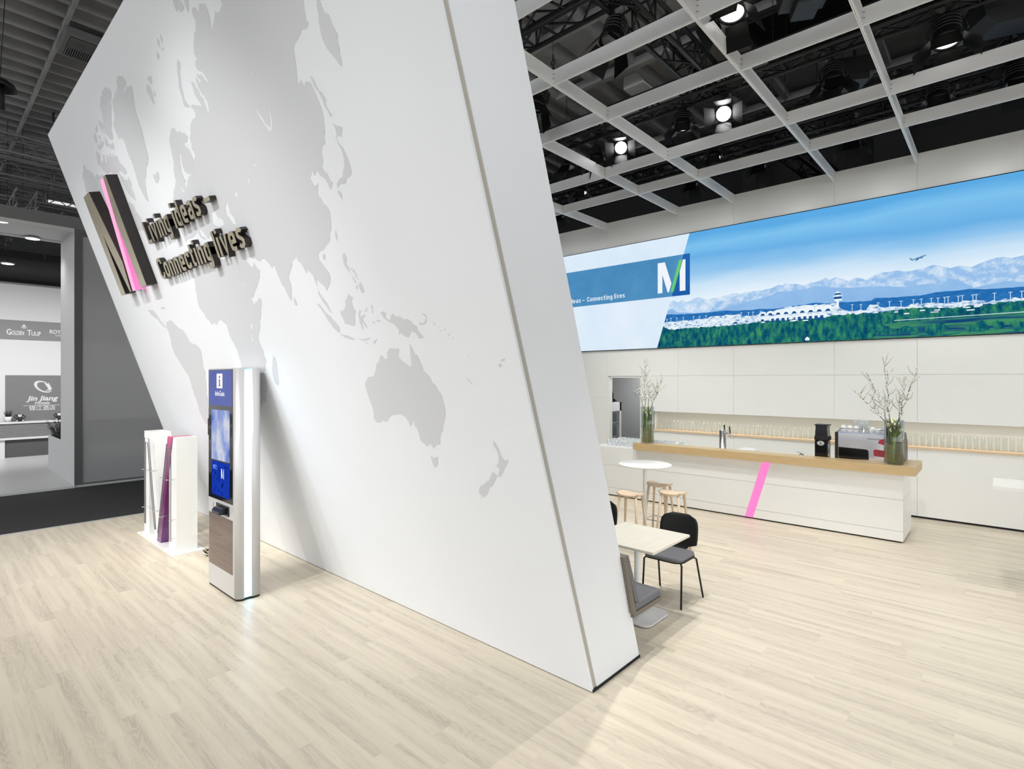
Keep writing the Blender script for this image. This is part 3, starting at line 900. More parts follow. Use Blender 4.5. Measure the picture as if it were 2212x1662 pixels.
b = MB()
b.mi = 0; b.box(kx0 + .02, yf - .0046, 1.93, -5.712, yf - .004, 2.296)          # display head, its indigo reflection put in as glow
b.mi = 1; b.box(-6.262, yf - .0046, 1.36, -5.772, yf - .004, 1.885)  # room reflected in the glass, put in as glowing colour
b.mi = 2; b.box(-6.255, yf - .0046, .99, -5.772, yf - .004, 1.345)
obj('display', b, [screen_mat('head_reflection', [(112, 122, 186), (126, 138, 202), (100, 108, 174)], 2, 1.2, 3, .95),
                   screen_mat('display_reflection', [(84, 112, 205), (150, 168, 226), (196, 206, 236), (228, 232, 240)], 6, 4, 1.5, .9),
                   screen_mat('display_menu', [(12, 30, 110), (28, 66, 190), (90, 130, 220), (20, 44, 150)], 9, 14, 5.1, .9)], gp, world=True)
FM = frame((0, yf - .0046, 0), (1, 0, 0), (0, 0, 1))
M_lit = emat('lit_white', (250, 250, 255), 1.0)
M_ink = mat('dark_ink', (30, 34, 70), .5)


def kflat(poly, name, m, d=.0006, off=0.0):
    q = MB(); q.prism(poly, off, off + d, 'z'); q.xf(Matrix.Translation(-Vector(ki.location)) @ FM)
    return obj(name, q, m, gp)


kflat(rounded(-6.115, 2.110, -5.958, 2.262, .004), 'info_symbol', M_lit)
q = MB(); q.prism(rounded(-6.047, 2.132, -6.026, 2.20, .002), .0006, .0012, 'z'); q.prism(rounded(-6.058, 2.132, -6.015, 2.142, .002), .0006, .0012, 'z')
q.prism(rounded(-6.056, 2.192, -6.03, 2.20, .002), .0006, .0012, 'z'); q.prism(rounded(-6.049, 2.216, -6.024, 2.238, .002), .0006, .0012, 'z')
q.xf(Matrix.Translation(-Vector(ki.location)) @ FM)
obj('info_letter', q, M_ink, gp)
text_obj('display_title', 'InfoGate', FM, -6.155, 2.032, .25, .048, .0008, M_lit, gp, .01)
for nm_, p_ in (('display_logo', M_LEFT), ('display_logo', M_RIGHT)):
    kflat(scaled(p_, -5.99, 1.18, .07, .10), nm_, M_lit)
for i in range(9):
    kflat([(-6.22, 1.30 - i * .012), (-6.22 + .10 + .03 * math.sin(i * 2.3), 1.30 - i * .012), (-6.22 + .10 + .03 * math.sin(i * 2.3), 1.304 - i * .012), (-6.22, 1.304 - i * .012)], 'display_text', mat('menu_text', (120, 150, 230), .5, emit=(120, 150, 230), es=.5)) if i < 4 else None
# printer fascia, dark mirror panel, handset
b = MB(); b.box(-6.09, yf - .012, .815, -5.79, yf + .002, .915, .004)
pr = obj('printer_bezel', b, M_blackg, ki, world=True)
b = MB(); b.prism([(yf - .012, .825), (yf - .075, .832), (yf - .075, .862), (yf - .05, .888), (yf - .012, .892)], -6.05, -5.86, 'x')
obj('ticket_slot', b, mat('slot_plastic', (38, 44, 62), .2), pr, world=True)
b = MB()
for k in range(4): b.box(-6.135, yf - .002, .822 + k * .023, -6.118, yf, .836 + k * .023)
b.box(-6.14, yf - .001, .815, -6.112, yf, .913)
obj('button_row', b, M_blackg, ki, world=True)
text_obj('print_label', 'Ticket', frame((0, yf - .001, 0), (0, 0, -1), (1, 0, 0)), -.905, -6.225, .07, .016, .0006, M_ink, ki)
b = MB(); b.box(-6.338, yf - .003, .245, -5.704, yf + .002, .788)
obj('mirror_panel', b, mat('smoked_mirror', (140, 126, 128), .05, 1.0), ki, world=True)
b = MB(); b.prism([(2.17, 1.60), (2.24, 1.60), (2.24, 1.74), (2.17, 1.78)], -6.42, -6.352, 'x')
obj('side_reader', b, M_black, ki, world=True)

# ------------------------------------------------------------ brochure stand in the shape of an M
st = thing('brochure_stand', 'white M-shaped brochure stand with pink diagonal and clear leaflet frames', 'stand', (-8.45, 2.37, 0))
b = MB(); b.box(-9.225, 2.185, 0, -7.655, 2.56, .012)
obj('base_plate', b, M_white, st, world=True)
SX, SZ, SW, SH = -9.216, .012, 1.46, 1.45
b = MB(); b.prism(scaled(M_LEFT, SX, SZ, SW, SH), 2.27, 2.50, 'y'); obj('left_pillar', b, M_white, st, world=True)
b = MB(); b.prism(scaled(M_RIGHT, SX, SZ, SW, SH), 2.255, 2.498, 'y'); obj('right_pillar', b, M_white, st, world=True)
mg = bpy.data.materials.new('pink_to_plum_acrylic'); mg.use_nodes = True
tc = nd(mg, 'ShaderNodeTexCoord'); sp = nd(mg, 'ShaderNodeSeparateXYZ'); cr = nd(mg, 'ShaderNodeValToRGB')
lk(mg, tc.outputs['Object'], sp.inputs[0]); mr = nd(mg, 'ShaderNodeMapRange'); mr.inputs[2].default_value = 1.46
lk(mg, sp.outputs['Z'], mr.inputs[0]); lk(mg, mr.outputs[0], cr.inputs[0]); lk(mg, cr.outputs[0], bsdf(mg).inputs['Base Color'])
cr.color_ramp.elements[0].color = lin((112, 62, 122)); cr.color_ramp.elements[1].color = lin((205, 84, 134)); bsdf(mg).inputs['Roughness'].default_value = .25
e = cr.color_ramp.elements.new(.45); e.color = lin((118, 44, 104)); e = cr.color_ramp.elements.new(.82); e.color = lin((140, 56, 112))
b = MB(); b.prism(scaled(M_BAR, SX, SZ, SW, SH), 2.25, 2.49, 'y'); setp(obj('diagonal_bar', b, mg, st, world=True), 'pink to plum coloured bar')


def frame_rods(poly, y, name):
    q = MB()
    q.tube([(u, y, v) for u, v in poly], .006, 5, closed=True, smooth=False)
    return obj(name, q, M_rod, st, world=True)


yr = 2.205
frame_rods([(-8.94, .19), (-8.94, 1.385), (-8.75, 1.385), (-8.42, .19), (-8.475, .19), (-8.80, 1.33), (-8.89, 1.33), (-8.89, .19)], yr, 'leaflet_frame')
frame_rods([(-8.34, .16), (-7.963, 1.374), (-7.793, 1.376), (-7.80, .155), (-7.865, .155), (-7.862, 1.327), (-7.935, 1.321), (-8.292, .16)], yr, 'leaflet_frame')
for px_, pz_ in [(-8.97, .94), (-8.78, .945), (-8.57, .96), (-8.97, .41), (-8.66, .445), (-8.41, .44), (-8.15, .92), (-7.91, .92), (-7.77, .944), (-8.20, .40), (-7.78, .43), (-7.78, .19)]:
    q = MB(); q.tube([(px_, 2.19, pz_), (px_, 2.27, pz_)], .004, 6); q.ball((px_, 2.188, pz_), .009, sub=1)
    q.tube([(px_, 2.205, pz_), (px_ + .07, 2.205, pz_ - .003)], .003, 5)
    obj('standoff_pin', q, M_chrome, st, world=True)

# cable tangle
random.seed(21)
for k, (m_, lab) in enumerate(((mat('white_cable', (225, 222, 214), .5), 'white power cable looped on the floor behind the kiosk'), (M_black, 'black cable and plug lying on the floor behind the kiosk'), (mat('beige_cable', (196, 186, 150), .5), 'thin beige cable tangled on the floor behind the kiosk'))):
    q = MB(); c0 = Vector((-7.40, 2.56, .008))
    pts = []
    for i in range(40):
        t = i / 39 * 2 * PI * 2.3 + k * 1.3
        rr = .10 + .05 * math.sin(t * 1.7 + k)
        pts.append(c0 + Vector((rr * 1.3 * math.cos(t) + .02 * k, rr * .7 * math.sin(t), .004 + .008 * k + .014 * (1 + math.sin(3.1 * t + k)))))
    q.tube(pts, .0045, 6)
    if k == 1: q.box(-7.52, 2.50, 0, -7.45, 2.56, .05, .006); q.tube([(-7.55, 2.60, 0.01), (-7.57, 2.60, .10), (-7.55, 2.58, .14)], .006, 6)
    setp(obj('floor_cable', q, m_, loc=(-7.4, 2.56, 0)), lab, 'cable')
# ------------------------------------------------------------ picture wall (backlit panorama)
LX0, LX1, LZ0, LZ1 = -9.5, 3.5, 2.876, 5.200
lb = thing('lightbox', 'long backlit panorama of an airport below snowy mountains on the back wall', 'lightbox', (-3, YB, LZ0))
b = MB(); b.box(LX0 - .012, YB - .03, LZ0 - .014, LX1, YB - .001, LZ1 + .014)
obj('frame', b, M_gap, lb, world=True)


def sky_mat():
    m = bpy.data.materials.new('printed_sky'); m.use_nodes = True
    nt = m.node_tree; nt.nodes.clear()
    N = nt.nodes.new; L = nt.links.new
    tc = N('ShaderNodeTexCoord'); sp = N('ShaderNodeSeparateXYZ'); mr = N('ShaderNodeMapRange'); r = N('ShaderNodeValToRGB')
    mr.inputs[1].default_value = .75; mr.inputs[2].default_value = LZ1 - LZ0
    e = N('ShaderNodeEmission'); o = N('ShaderNodeOutputMaterial')
    mp = N('ShaderNodeMapping'); mp.inputs['Scale'].default_value = (.22, 1, 1.1)
    n = N('ShaderNodeTexNoise'); n.inputs['Scale'].default_value = 1.4; n.inputs['Detail'].default_value = 3
    ad = N('ShaderNodeMath'); ad.operation = 'MULTIPLY_ADD'; ad.inputs[1].default_value = .34
    sb = N('ShaderNodeMath'); sb.operation = 'SUBTRACT'; sb.inputs[1].default_value = .17
    L(tc.outputs['Object'], sp.inputs[0]); L(sp.outputs['Z'], mr.inputs[0])
    L(tc.outputs['Object'], mp.inputs[0]); L(mp.outputs[0], n.inputs['Vector'])
    L(n.outputs[0], ad.inputs[0]); L(mr.outputs[0], ad.inputs[2]); L(ad.outputs[0], sb.inputs[0]); L(sb.outputs[0], r.inputs[0])
    L(r.outputs[0], e.inputs[0]); L(e.outputs[0], o.inputs[0])
    cols = [(.12, (232, 243, 252)), (.34, (200, 226, 247)), (.5, (146, 198, 238)), (.64, (106, 176, 230)), (.82, (126, 194, 238)), (.95, (92, 170, 228))]
    for i, (p_, c_) in enumerate(cols):
        el = r.color_ramp.elements[i] if i < 2 else r.color_ramp.elements.new(p_)
        el.position = p_; el.color = lin(c_)
    return m


def noise_emit(name, cols, scale, stretch, pos=None, detail=6):
    m = bpy.data.materials.new(name); m.use_nodes = True
    nt = m.node_tree; nt.nodes.clear()
    N = nt.nodes.new; L = nt.links.new
    tc = N('ShaderNodeTexCoord'); mp = N('ShaderNodeMapping'); mp.inputs['Scale'].default_value = stretch
    n = N('ShaderNodeTexNoise'); n.inputs['Scale'].default_value = scale; n.inputs['Detail'].default_value = detail; n.inputs['Roughness'].default_value = .65
    r = N('ShaderNodeValToRGB'); e = N('ShaderNodeEmission'); o = N('ShaderNodeOutputMaterial')
    L(tc.outputs['Object'], mp.inputs[0]); L(mp.outputs[0], n.inputs['Vector']); L(n.outputs[0], r.inputs[0]); L(r.outputs[0], e.inputs[0]); L(e.outputs[0], o.inputs[0])
    for i, c in enumerate(cols):
        el = r.color_ramp.elements[i] if i < 2 else r.color_ramp.elements.new(.5)
        el.position = pos[i] if pos else .34 + .34 * i / max(1, len(cols) - 1)
        el.color = lin(c)
    return m


PICM = [sky_mat(), noise_emit('far_peaks', [(176, 208, 240), (186, 214, 242), (226, 238, 250)], 6, (1, 1, 1.6), (.4, .58, .68)),
        noise_emit('ridge', [(152, 192, 234), (160, 198, 237), (174, 208, 241), (222, 236, 249)], 6.5, (1, 1, 1.3), (.44, .54, .62, .69)),
        noise_emit('near_ridge', [(138, 182, 230), (152, 194, 236)], 1.5, (1, 1, 1.5)),
        noise_emit('wooded_hill', [(30, 100, 172), (52, 124, 190)], 9, (1, 1, 3)),
        noise_emit('airport_white', [(60, 120, 180), (205, 226, 242), (240, 246, 252)], 14, (1, 1, 2.2), (.36, .47, .6)),
        noise_emit('forest', [(10, 62, 100), (16, 96, 108), (30, 122, 100), (70, 158, 96)], 9, (1.5, 1, .7), (.34, .47, .58, .72)),
        noise_emit('field', [(18, 66, 118), (24, 100, 116), (74, 156, 96)], 2.4, (.3, 1, 6), (.42, .52, .62)),
        emat('print_white', (238, 246, 252)), emat('print_mast', (190, 216, 238)), emat('print_deep_blue', (28, 84, 140)),
        noise_emit('pale_veil', [(214, 232, 248), (228, 240, 251)], .8, (1, 1, 1)), emat('plane_grey', (104, 150, 190))]
b = MB()
y_ = YB - .031


def flat(poly, layer, mi):
    """one flat printed shape; later layers lie half a millimetre in front"""
    b.mi = mi
    b.face([(x, y_ - layer * .0004, z) for x, z in poly])


def below(line, z0, layer, mi, jag=0.0, step=.06):
    pts = [p for p in line if p[0] < LX1]
    pts = [(LX0, pts[0][1])] + pts + [(LX1, pts[-1][1])]
    out = []
    for a_, c_ in zip(pts, pts[1:]):
        k = max(1, int((c_[0] - a_[0]) / step)) if jag else 1
        for i in range(k):
            t = i / k
            out.append((a_[0] + (c_[0] - a_[0]) * t, a_[1] + (c_[1] - a_[1]) * t + (random.uniform(-jag, jag) if jag and i else 0)))
    out.append(pts[-1])
    for p, q in zip(out, out[1:]):
        flat([(p[0], z0), (q[0], z0), (q[0], q[1]), (p[0], p[1])], layer, mi)


random.seed(3)
flat([(LX0, LZ0), (LX1, LZ0), (LX1, LZ1), (LX0, LZ1)], 0, 0)
flat([(LX0, LZ1 - .045), (LX1, LZ1 - .045), (LX1, LZ1), (LX0, LZ1)], 0.5, 0)
below(parse(LB_FAR) + [(-3.0, 3.80), (3, 3.9)], LZ0, 1, 1, .018)
below(parse(LB_RIDGE) + [(1.2, 4.22), (2.2, 4.05)], LZ0, 2, 2, .014)
below([p for p in parse(LB_NEAR)], LZ0, 3, 3, .006)
below(parse(LB_HILL), LZ0, 4, 4, .005, .05)
below(parse(LB_WHITE), LZ0, 5, 5, .012, .04)
below(parse(LB_FOREST), LZ0, 6, 6, .016, .03)
below([(-9, LZ0 + .0005), (-1.6, LZ0 + .001), (-1.55, 3.10), (-1.2, 3.13), (.3, 3.16)], LZ0, 7, 7, .006)
flat([(-1.32, 3.155), (LX1, 3.195), (LX1, 3.205), (-1.32, 3.163)], 8, 8)
# scattered tree crowns in front
for i in range(150):
    cx = random.uniform(-7, 2.5); cz = random.uniform(LZ0 + .02, 3.12 if cx < -1.5 else 3.02); r = random.uniform(.03, .10)
    if cz + r * 1.1 > 3.22 or cz - r < LZ0: continue
    flat([(cx + r * (1 + .25 * math.sin(5 * t + i)) * math.cos(t), cz + r * .8 * (1 + .2 * math.cos(7 * t + i)) * math.sin(t)) for t in (2 * PI * k / 14 for k in range(14))], 8 + (i % 9) * .1, 6)
t_ = [(-2.35 + .13 * math.cos(PI * 2 * k / 26) * (1 + .16 * math.sin(9 * k)), 3.05 + .15 * math.sin(PI * 2 * k / 26) * (1 + .16 * math.sin(5 * k))) for k in range(26)]
for mx_, mz in [(-5.275, 3.473), (-5.184, 3.489), (-5.056, 3.487), (-4.908, 3.484), (-4.691, 3.486), (-4.566, 3.48), (-4.431, 3.483), (-3.743, 3.485), (-3.606, 3.48), (-3.526, 3.482), (-3.388, 3.483), (-1.906, 3.474), (-1.78, 3.463), (-1.536, 3.468), (-1.383, 3.472), (-1.227, 3.466), (-1.066, 3.473), (-.966, 3.476), (-.84, 3.472), (-.757, 3.469), (-.676, 3.473), (-.635, 3.477), (-.513, 3.473), (-.467, 3.477), (-.344, 3.473), (-.305, 3.477), (-.101, 3.476), (.072, 3.47), (.193, 3.473), (.5, 3.48), (.9, 3.47), (1.4, 3.48)]:
    flat([(mx_ - .005, 3.33), (mx_ + .005, 3.33), (mx_ + .005, mz), (mx_ - .005, mz)], 9.5, 9)
    flat([(mx_ - .022, mz - .006), (mx_ + .022, mz - .006), (mx_ + .022, mz + .004), (mx_ - .022, mz + .004)], 9.6, 9)
# terminal roof vaults and tower
for i in range(9):
    cx = -3.35 + i * .135
    flat([(cx - .075, 3.40), (cx + .075, 3.40), (cx + .055, 3.455 + i * .004), (cx, 3.475 + i * .004), (cx - .055, 3.455 + i * .004)], 9.0, 8)
    flat([(cx - .045, 3.395), (cx + .045, 3.395), (cx + .02, 3.435), (cx - .02, 3.435)], 9.2, 10)
flat([(-3.42, 3.30), (-2.3, 3.30), (-2.3, 3.36), (-3.42, 3.36)], 9.0, 8)
for i in range(12): flat([(-3.38 + i * .09, 3.26), (-3.33 + i * .09, 3.26), (-3.33 + i * .09, 3.33), (-3.38 + i * .09, 3.33)], 9.3, 10)
tx, tz = -2.122, 3.44
for x0_, z0_, x1_, z1_, w0, mi_ in ((-.018, .0, .018, .13, 0, 8), (-.05, .12, .065, .15, 0, 8), (-.055, .15, .058, .19, 0, 10), (-.066, .19, .070, .205, 0, 8), (-.03, .205, .034, .22, 0, 8), (-.04, .22, .044, .25, 0, 10), (-.045, .25, .048, .262, 0, 8), (-.02, .262, .022, .276, 0, 8)):
    flat([(tx + x0_, tz + z0_), (tx + x1_, tz + z0_), (tx + x1_ * 1.05, tz + z1_), (tx + x0_ * 1.05, tz + z1_)], 9.8, mi_)
for i in range(60):
    hx = random.uniform(-5.2, 2.4); hz = random.uniform(3.24, 3.31) - .0; w = random.uniform(.03, .10)
    flat([(hx, hz), (hx + w, hz), (hx + w, hz + .018), (hx, hz + .018)], 9.4, 8 if i % 3 else 10)
flat([(-2.63, 2.90), (-2.56, 2.90), (-2.56, 2.935), (-2.595, 2.965), (-2.63, 2.935)], 9.4, 8)
# aeroplane climbing to the right
Rr = lambda u, v: (-1.0 + u * math.cos(.28) - v * math.sin(.28), 4.130 + u * math.sin(.28) + v * math.cos(.28))
flat([Rr(u, v) for u, v in ((-.105, .0), (-.08, -.012), (.06, -.012), (.095, -.004), (.108, .004), (.09, .012), (-.08, .010))], 9.9, 12)
flat([Rr(u, v) for u, v in ((-.105, .004), (-.112, .045), (-.098, .045), (-.075, .008))], 9.9, 12)
flat([Rr(u, v) for u, v in ((-.02, -.004), (-.055, -.036), (-.04, -.036), (.03, -.004))], 10, 10)
flat([Rr(u, v) for u, v in ((.02, -.022), (.05, -.022), (.05, -.010), (.02, -.010))], 10, 10)
# pale slanted field on the left with the blue title band
flat([(LX0, LZ0), (-5.499, LZ0), (-4.775, LZ1), (LX0, LZ1)], 11, 11)
obj('panorama', b, PICM, lb, world=True)
b = MB()
b.mi = 0
sl = lambda z: -5.499 + (z - LZ0) / (LZ1 - LZ0) * (5.499 - 4.775)
b.face([(LX0, y_ - .006, 3.943), (sl(3.943), y_ - .006, 3.943), (sl(4.79), y_ - .006, 4.79), (LX0, y_ - .006, 4.79)])
b.mi = 1
b.face([(sl(3.943), y_ - .006, 3.943), (-4.767, y_ - .006, 3.943), (-4.767, y_ - .006, 4.79), (sl(4.79), y_ - .006, 4.79)])
obj('title_band', b, [noise_emit('band_blue', [(70, 134, 184), (86, 150, 196)], .9, (1, 1, 1)), noise_emit('band_deep_blue', [(28, 86, 166), (42, 108, 180)], .7, (1, 1, 1))], lb, world=True)
BM = frame((0, y_ - .0065, 0), (1, 0, 0), (0, 0, 1))
M_bw = emat('band_white', (240, 245, 252))
M_gr = noise_emit('logo_green', [(70, 188, 124), (132, 214, 112)], .9, (1, 1, 1.6))
for nm_, p_, m_ in (('logo_stroke', M_LEFT, M_bw), ('logo_stroke', M_RIGHT, M_bw), ('logo_bar', M_BAR, M_gr)):
    q = MB(); q.prism(scaled(p_, -5.482, 4.038, .618, .645), 0, .001, 'z'); q.xf(Matrix.Translation(-Vector(lb.location)) @ BM)
    obj(nm_, q, m_, lb)
for w_, xa, xb in (('Connecting', -7.292, -6.60), ('lives', -6.555, -6.28), ('\u2013', -7.425, -7.36), ('Living', -8.22, -7.86), ('ideas', -7.81, -7.47)):
    q = MB()
    xs_, W_ = line_layout(w_)
    for ch_, xx in zip(w_, xs_): glyph_mb(q, ch_, xa + xx * (xb - xa) / W_, 4.035, (xb - xa) / W_, .112, 0, .001, .12)
    q.xf(Matrix.Translation(-Vector(lb.location)) @ BM)
    obj('title_word', q, M_bw, lb)

# ------------------------------------------------------------ bar counter
bc = thing('bar_counter', 'long white bar counter with a pink glowing slanted light strip', 'counter', (-3.4, 9.3, 0))
CX0, CX1, CY0, CY1, CT = -5.86, -1.0, 8.92, 9.78, .918
b = MB(); b.box(CX0 + .03, CY0 + .03, .0, CX1 - .03, CY1, .02); obj('plinth', b, M_gap, bc, world=True)
b = MB(); b.box(CX0 + .02, CY0 + .02, .02, CX1 - .02, CY1, .90); obj('body', b, M_white, bc, world=True)
for z0_, z1_ in ((.022, .154), (.158, .578), (.582, .918)):
    b = MB()
    for x0_, x1_ in ((CX0, -4.80), (-4.797, CX1)):
        b.box(x0_, CY0, z0_, x1_, CY0 + .02, z1_)
    b.box(CX1 - .02, CY0 + .02, z0_, CX1, CY1, z1_)
    obj('front_panel', b, M_white, bc, world=True)
q = MB(); q.prism([(-3.060, .022), (-2.936, .022), (-2.672, .917), (-2.798, .917)], CY0 - .004, CY0 + .004, 'y')
setp(obj('light_strip', q, mat('pink_strip_light', (120, 40, 80), .4, emit=(255, 132, 200), es=1.0), bc, world=True), 'pink glowing slanted strip')
b = MB(); b.box(CX0 - .01, CY0 + .01, .918, CX1, CY1 + .02, .930)
wt = obj('worktop', b, mat('white_worktop', (240, 240, 240), .2), loc=(-3.4, 9.3, .918))
setp(wt, 'white worktop on the bar behind the oak ledge', 'worktop')
b = MB()
b.prism([(-4.995, 8.80), (-.857, 8.80), (-.857, 9.62), (-1.03, 9.62), (-1.03, 9.115), (-4.995, 9.115)], .931, 1.05, 'z')
bt = obj('oak_bar_top', b, M_oak, loc=(-2.9, 8.95, .931))
setp(bt, 'thick oak ledge along the top of the bar counter', 'bar top')

# glasses on the worktop: one prototype each, copied
def glass_proto(name, r0, r1, h, m_, n=12):
    q = MB(); q.lathe([(r0, 0), (r1, h), (r1 - .002, h), (r0 - .002, .006)], n=n, cap=True)
    return obj(name, q, m_)


M_gl2 = frostmat('drinking_glass', .34, .8)
gp0 = glass_proto('drinking_glass', .026, .032, .115, M_gl2)
first = True
for r_ in range(5):
    for c_ in range(16):
        gx, gy = -5.72 + c_ * .088 + (r_ % 2) * .03, 9.14 + r_ * .115
        if gx > -5.0 and gy < 9.2: gy += .03
        o = gp0 if first else dup(gp0)
        first = False
        o.location = (gx, gy, .930)
        setp(o, 'clear drinking glass in the crowded rows at the far left end of the bar', 'glass', 'glasses standing on the bar worktop')
sg = glass_proto('shot_glass', .018, .023, .055, M_gl2, 10)
first = True
for r_ in range(3):
    for c_ in range(9):
        o = sg if first else dup(sg)
        first = False
        o.location = (-4.22 + c_ * .075 + r_ * .02, 9.19 + r_ * .075, .930)
        setp(o, 'small low glass in the block of glasses left of the beer tap', 'glass', 'low glasses beside the beer tap')
ng = glass_proto('tall_glass', .024, .030, .20, frostmat('thin_glass', .10, .42), 10)
first = True
gx = NX0 + .09
while gx < .45:
    o = ng if first else dup(ng)
    first = False
    o.location = (gx, YB + .17, NZ0 - .0035)
    setp(o, 'tall clear glass in the single row inside the lit wall niche', 'glass', 'glasses lined up in the wall niche')
    gx += .0815

# beer tap
tp = thing('beer_tap', 'brushed steel beer tap column with two black handles', 'tap', (-3.552, 9.30, .930))
q = MB(); q.lathe([(.072, 0), (.072, .012), (.062, .014), (.062, .40), (.056, .41), (0, .412)], (-3.552, 9.30, .930), 28); obj('column', q, M_steel, tp, world=True)
for sx_, nm_ in ((.055, 'right'), (-.0, 'front')):
    q = MB()
    if nm_ == 'right':
        q.tube([(-3.50, 9.30, 1.285), (-3.43, 9.29, 1.285)], .011, 8); q.ball((-3.425, 9.288, 1.285), .020, sub=2); q.tube([(-3.425, 9.287, 1.28), (-3.405, 9.27, 1.20)], .010, 8, .007)
    else:
        q.tube([(-3.56, 9.36, 1.285), (-3.57, 9.43, 1.285)], .011, 8); q.ball((-3.57, 9.43, 1.285), .020, sub=2); q.tube([(-3.57, 9.435, 1.28), (-3.57, 9.46, 1.20)], .010, 8, .007)
    sp_ = obj('spout', q, M_chrome, tp, world=True)
    q = MB()
    if nm_ == 'right': q.tube([(-3.425, 9.288, 1.30), (-3.43, 9.28, 1.33), (-3.435, 9.275, 1.405)], .009, 8, .013)
    else: q.tube([(-3.567, 9.43, 1.30), (-3.57, 9.42, 1.33), (-3.575, 9.41, 1.42)], .009, 8, .013)
    obj('handle', q, M_black, sp_, world=True)

# folded white cloth and small chrome lid beside it
q = MB(); q.box(-3.26, 9.14, .930, -2.97, 9.36, 1.060, .018); q.box(-3.22, 9.17, 1.06, -3.0, 9.33, 1.068, .003)
setp(obj('folded_cloths', q, mat('white_cloth', (240, 240, 238), .9), loc=(-3.1, 9.25, .93)), 'stack of folded white cloths behind the oak ledge', 'cloth')
q = MB(); q.lathe([(.045, 0), (.045, .10), (.036, .125), (.014, .138), (0, .14)], (-2.31, 9.2, .93), 18); q.tube([(-2.31, 9.2, 1.06), (-2.34, 9.19, 1.085), (-2.37, 9.18, 1.075)], .006, 6)
setp(obj('milk_jug', q, M_chrome, loc=(-2.31, 9.2, .93)), 'small chrome jug just showing above the oak ledge', 'jug')

# coffee grinder
gr = thing('coffee_grinder', 'tall black coffee grinder with oval white badge on the bar', 'grinder', (-2.02, 9.24, .93))
q = MB(); q.box(-2.118, 9.15, .93, -1.94, 9.33, 1.29, .012); obj('body', q, M_blackg, gr, world=True)
q = MB(); q.box(-2.121, 9.145, 1.29, -1.932, 9.335, 1.352, .008); obj('collar', q, M_black, gr, world=True)
q = MB(); q.prism([(-2.112, 1.352), (-1.945, 1.352), (-1.952, 1.51), (-2.105, 1.51)], 9.155, 9.325, 'y'); obj('bean_hopper', q, mat('smoked_hopper', (28, 28, 32), .12), gr, world=True)
q = MB(); q.box(-2.122, 9.148, 1.51, -1.932, 9.334, 1.524, .004); obj('lid', q, M_black, gr, world=True)
q = MB(); q.lathe([(.048, 0), (.048, .003), (0, .004)], n=28); q.xf(Matrix.Translation((-2.035 + 2.02, 9.149 - 9.24, 1.245 - .93)) @ Matrix.Rotation(PI / 2, 4, 'X') @ Matrix.Diagonal((1, .72, 1, 1)))
bd = obj('badge', q, mat('badge_white', (238, 238, 238), .4), gr)
q = MB(); q.lathe([(.040, 0), (.040, .001), (.036, .001), (.036, 0)], n=28, cap=False); q.xf(Matrix.Translation((-2.035 + 2.02, 9.1448 - 9.24, 1.245 - .93)) @ Matrix.Rotation(PI / 2, 4, 'X') @ Matrix.Diagonal((1, .72, 1, 1)))
obj('badge_ring', q, M_ink, gr)
q = MB(); q.prism([(-2.05, 1.235), (-2.02, 1.235), (-2.025, 1.25), (-2.035, 1.258), (-2.045, 1.25)], 9.1435, 9.145, 'y'); obj('badge_mark', q, M_black, gr, world=True)
text_obj('badge_text', 'MMR', frame((0, 9.1445, 0), (1, 0, 0), (0, 0, 1)), -2.062, 1.256, .054, .013, .0006, M_black, gr)
q = MB(); q.box(-1.945, 9.16, .93, -1.925, 9.18, 1.25); obj('side_rail', q, M_chrome, gr, world=True)

# espresso machine
em_ = thing('espresso_machine', 'wide chrome espresso machine with dark side panel on the bar', 'coffee machine', (-1.42, 9.35, .93))
q = MB(); q.prism([(9.125, .93), (9.125, 1.42), (9.16, 1.44), (9.62, 1.44), (9.66, 1.0), (9.6, .93)], -1.80, -1.06, 'x'); obj('housing', q, mat('polished_steel', (232, 232, 238), .12, .75), em_, world=True)
for x0_, x1_ in ((-1.842, -1.803), (-1.057, -1.03)):
    q = MB(); q.prism([(9.122, .935), (9.118, 1.2), (9.122, 1.43), (9.5, 1.45), (9.68, 1.3), (9.66, .95)], x0_, x1_, 'x'); obj('side_panel', q, mat('dark_brown_side', (36, 24, 20), .35), em_, world=True)
q = MB()
for yy in (9.17, 9.36, 9.58):
    q.tube([(-1.79, yy, 1.485), (-1.07, yy, 1.485)], .006, 6)
for xx in (-1.79, -1.43, -1.07):
    q.tube([(xx, 9.17, 1.44), (xx, 9.17, 1.485)], .005, 6); q.tube([(xx, 9.17, 1.485), (xx, 9.58, 1.485)], .006, 6); q.tube([(xx, 9.58, 1.44), (xx, 9.58, 1.485)], .005, 6)
obj('cup_rail', q, M_chrome, em_, world=True)
EMF = frame((0, 9.1245, 0), (1, 0, 0), (0, 0, 1))
text_obj('maker_lettering', 'vbmedia', EMF, -1.44, 1.345, .17, .03, .0008, mat('lettering_grey', (92, 90, 96), .3), em_, 0, .25)
q = MB(); q.prism([(-1.31, 1.30), (-1.235, 1.28), (-1.215, 1.33), (-1.225, 1.375), (-1.275, 1.36), (-1.30, 1.34)], 9.1235, 9.1245, 'y'); obj('red_badge', q, mat('badge_red', (190, 50, 72), .3), em_, world=True)
q = MB(); q.prism([(-1.795, 1.09), (-1.795, 1.215), (-1.45, 1.205), (-1.425, 1.185), (-1.42, 1.06), (-1.795, 1.04)], 9.1225, 9.1248, 'y'); obj('dark_reflection_inset', q, M_blackg, em_, world=True)  # black inset standing in for a dark reflection in the chrome
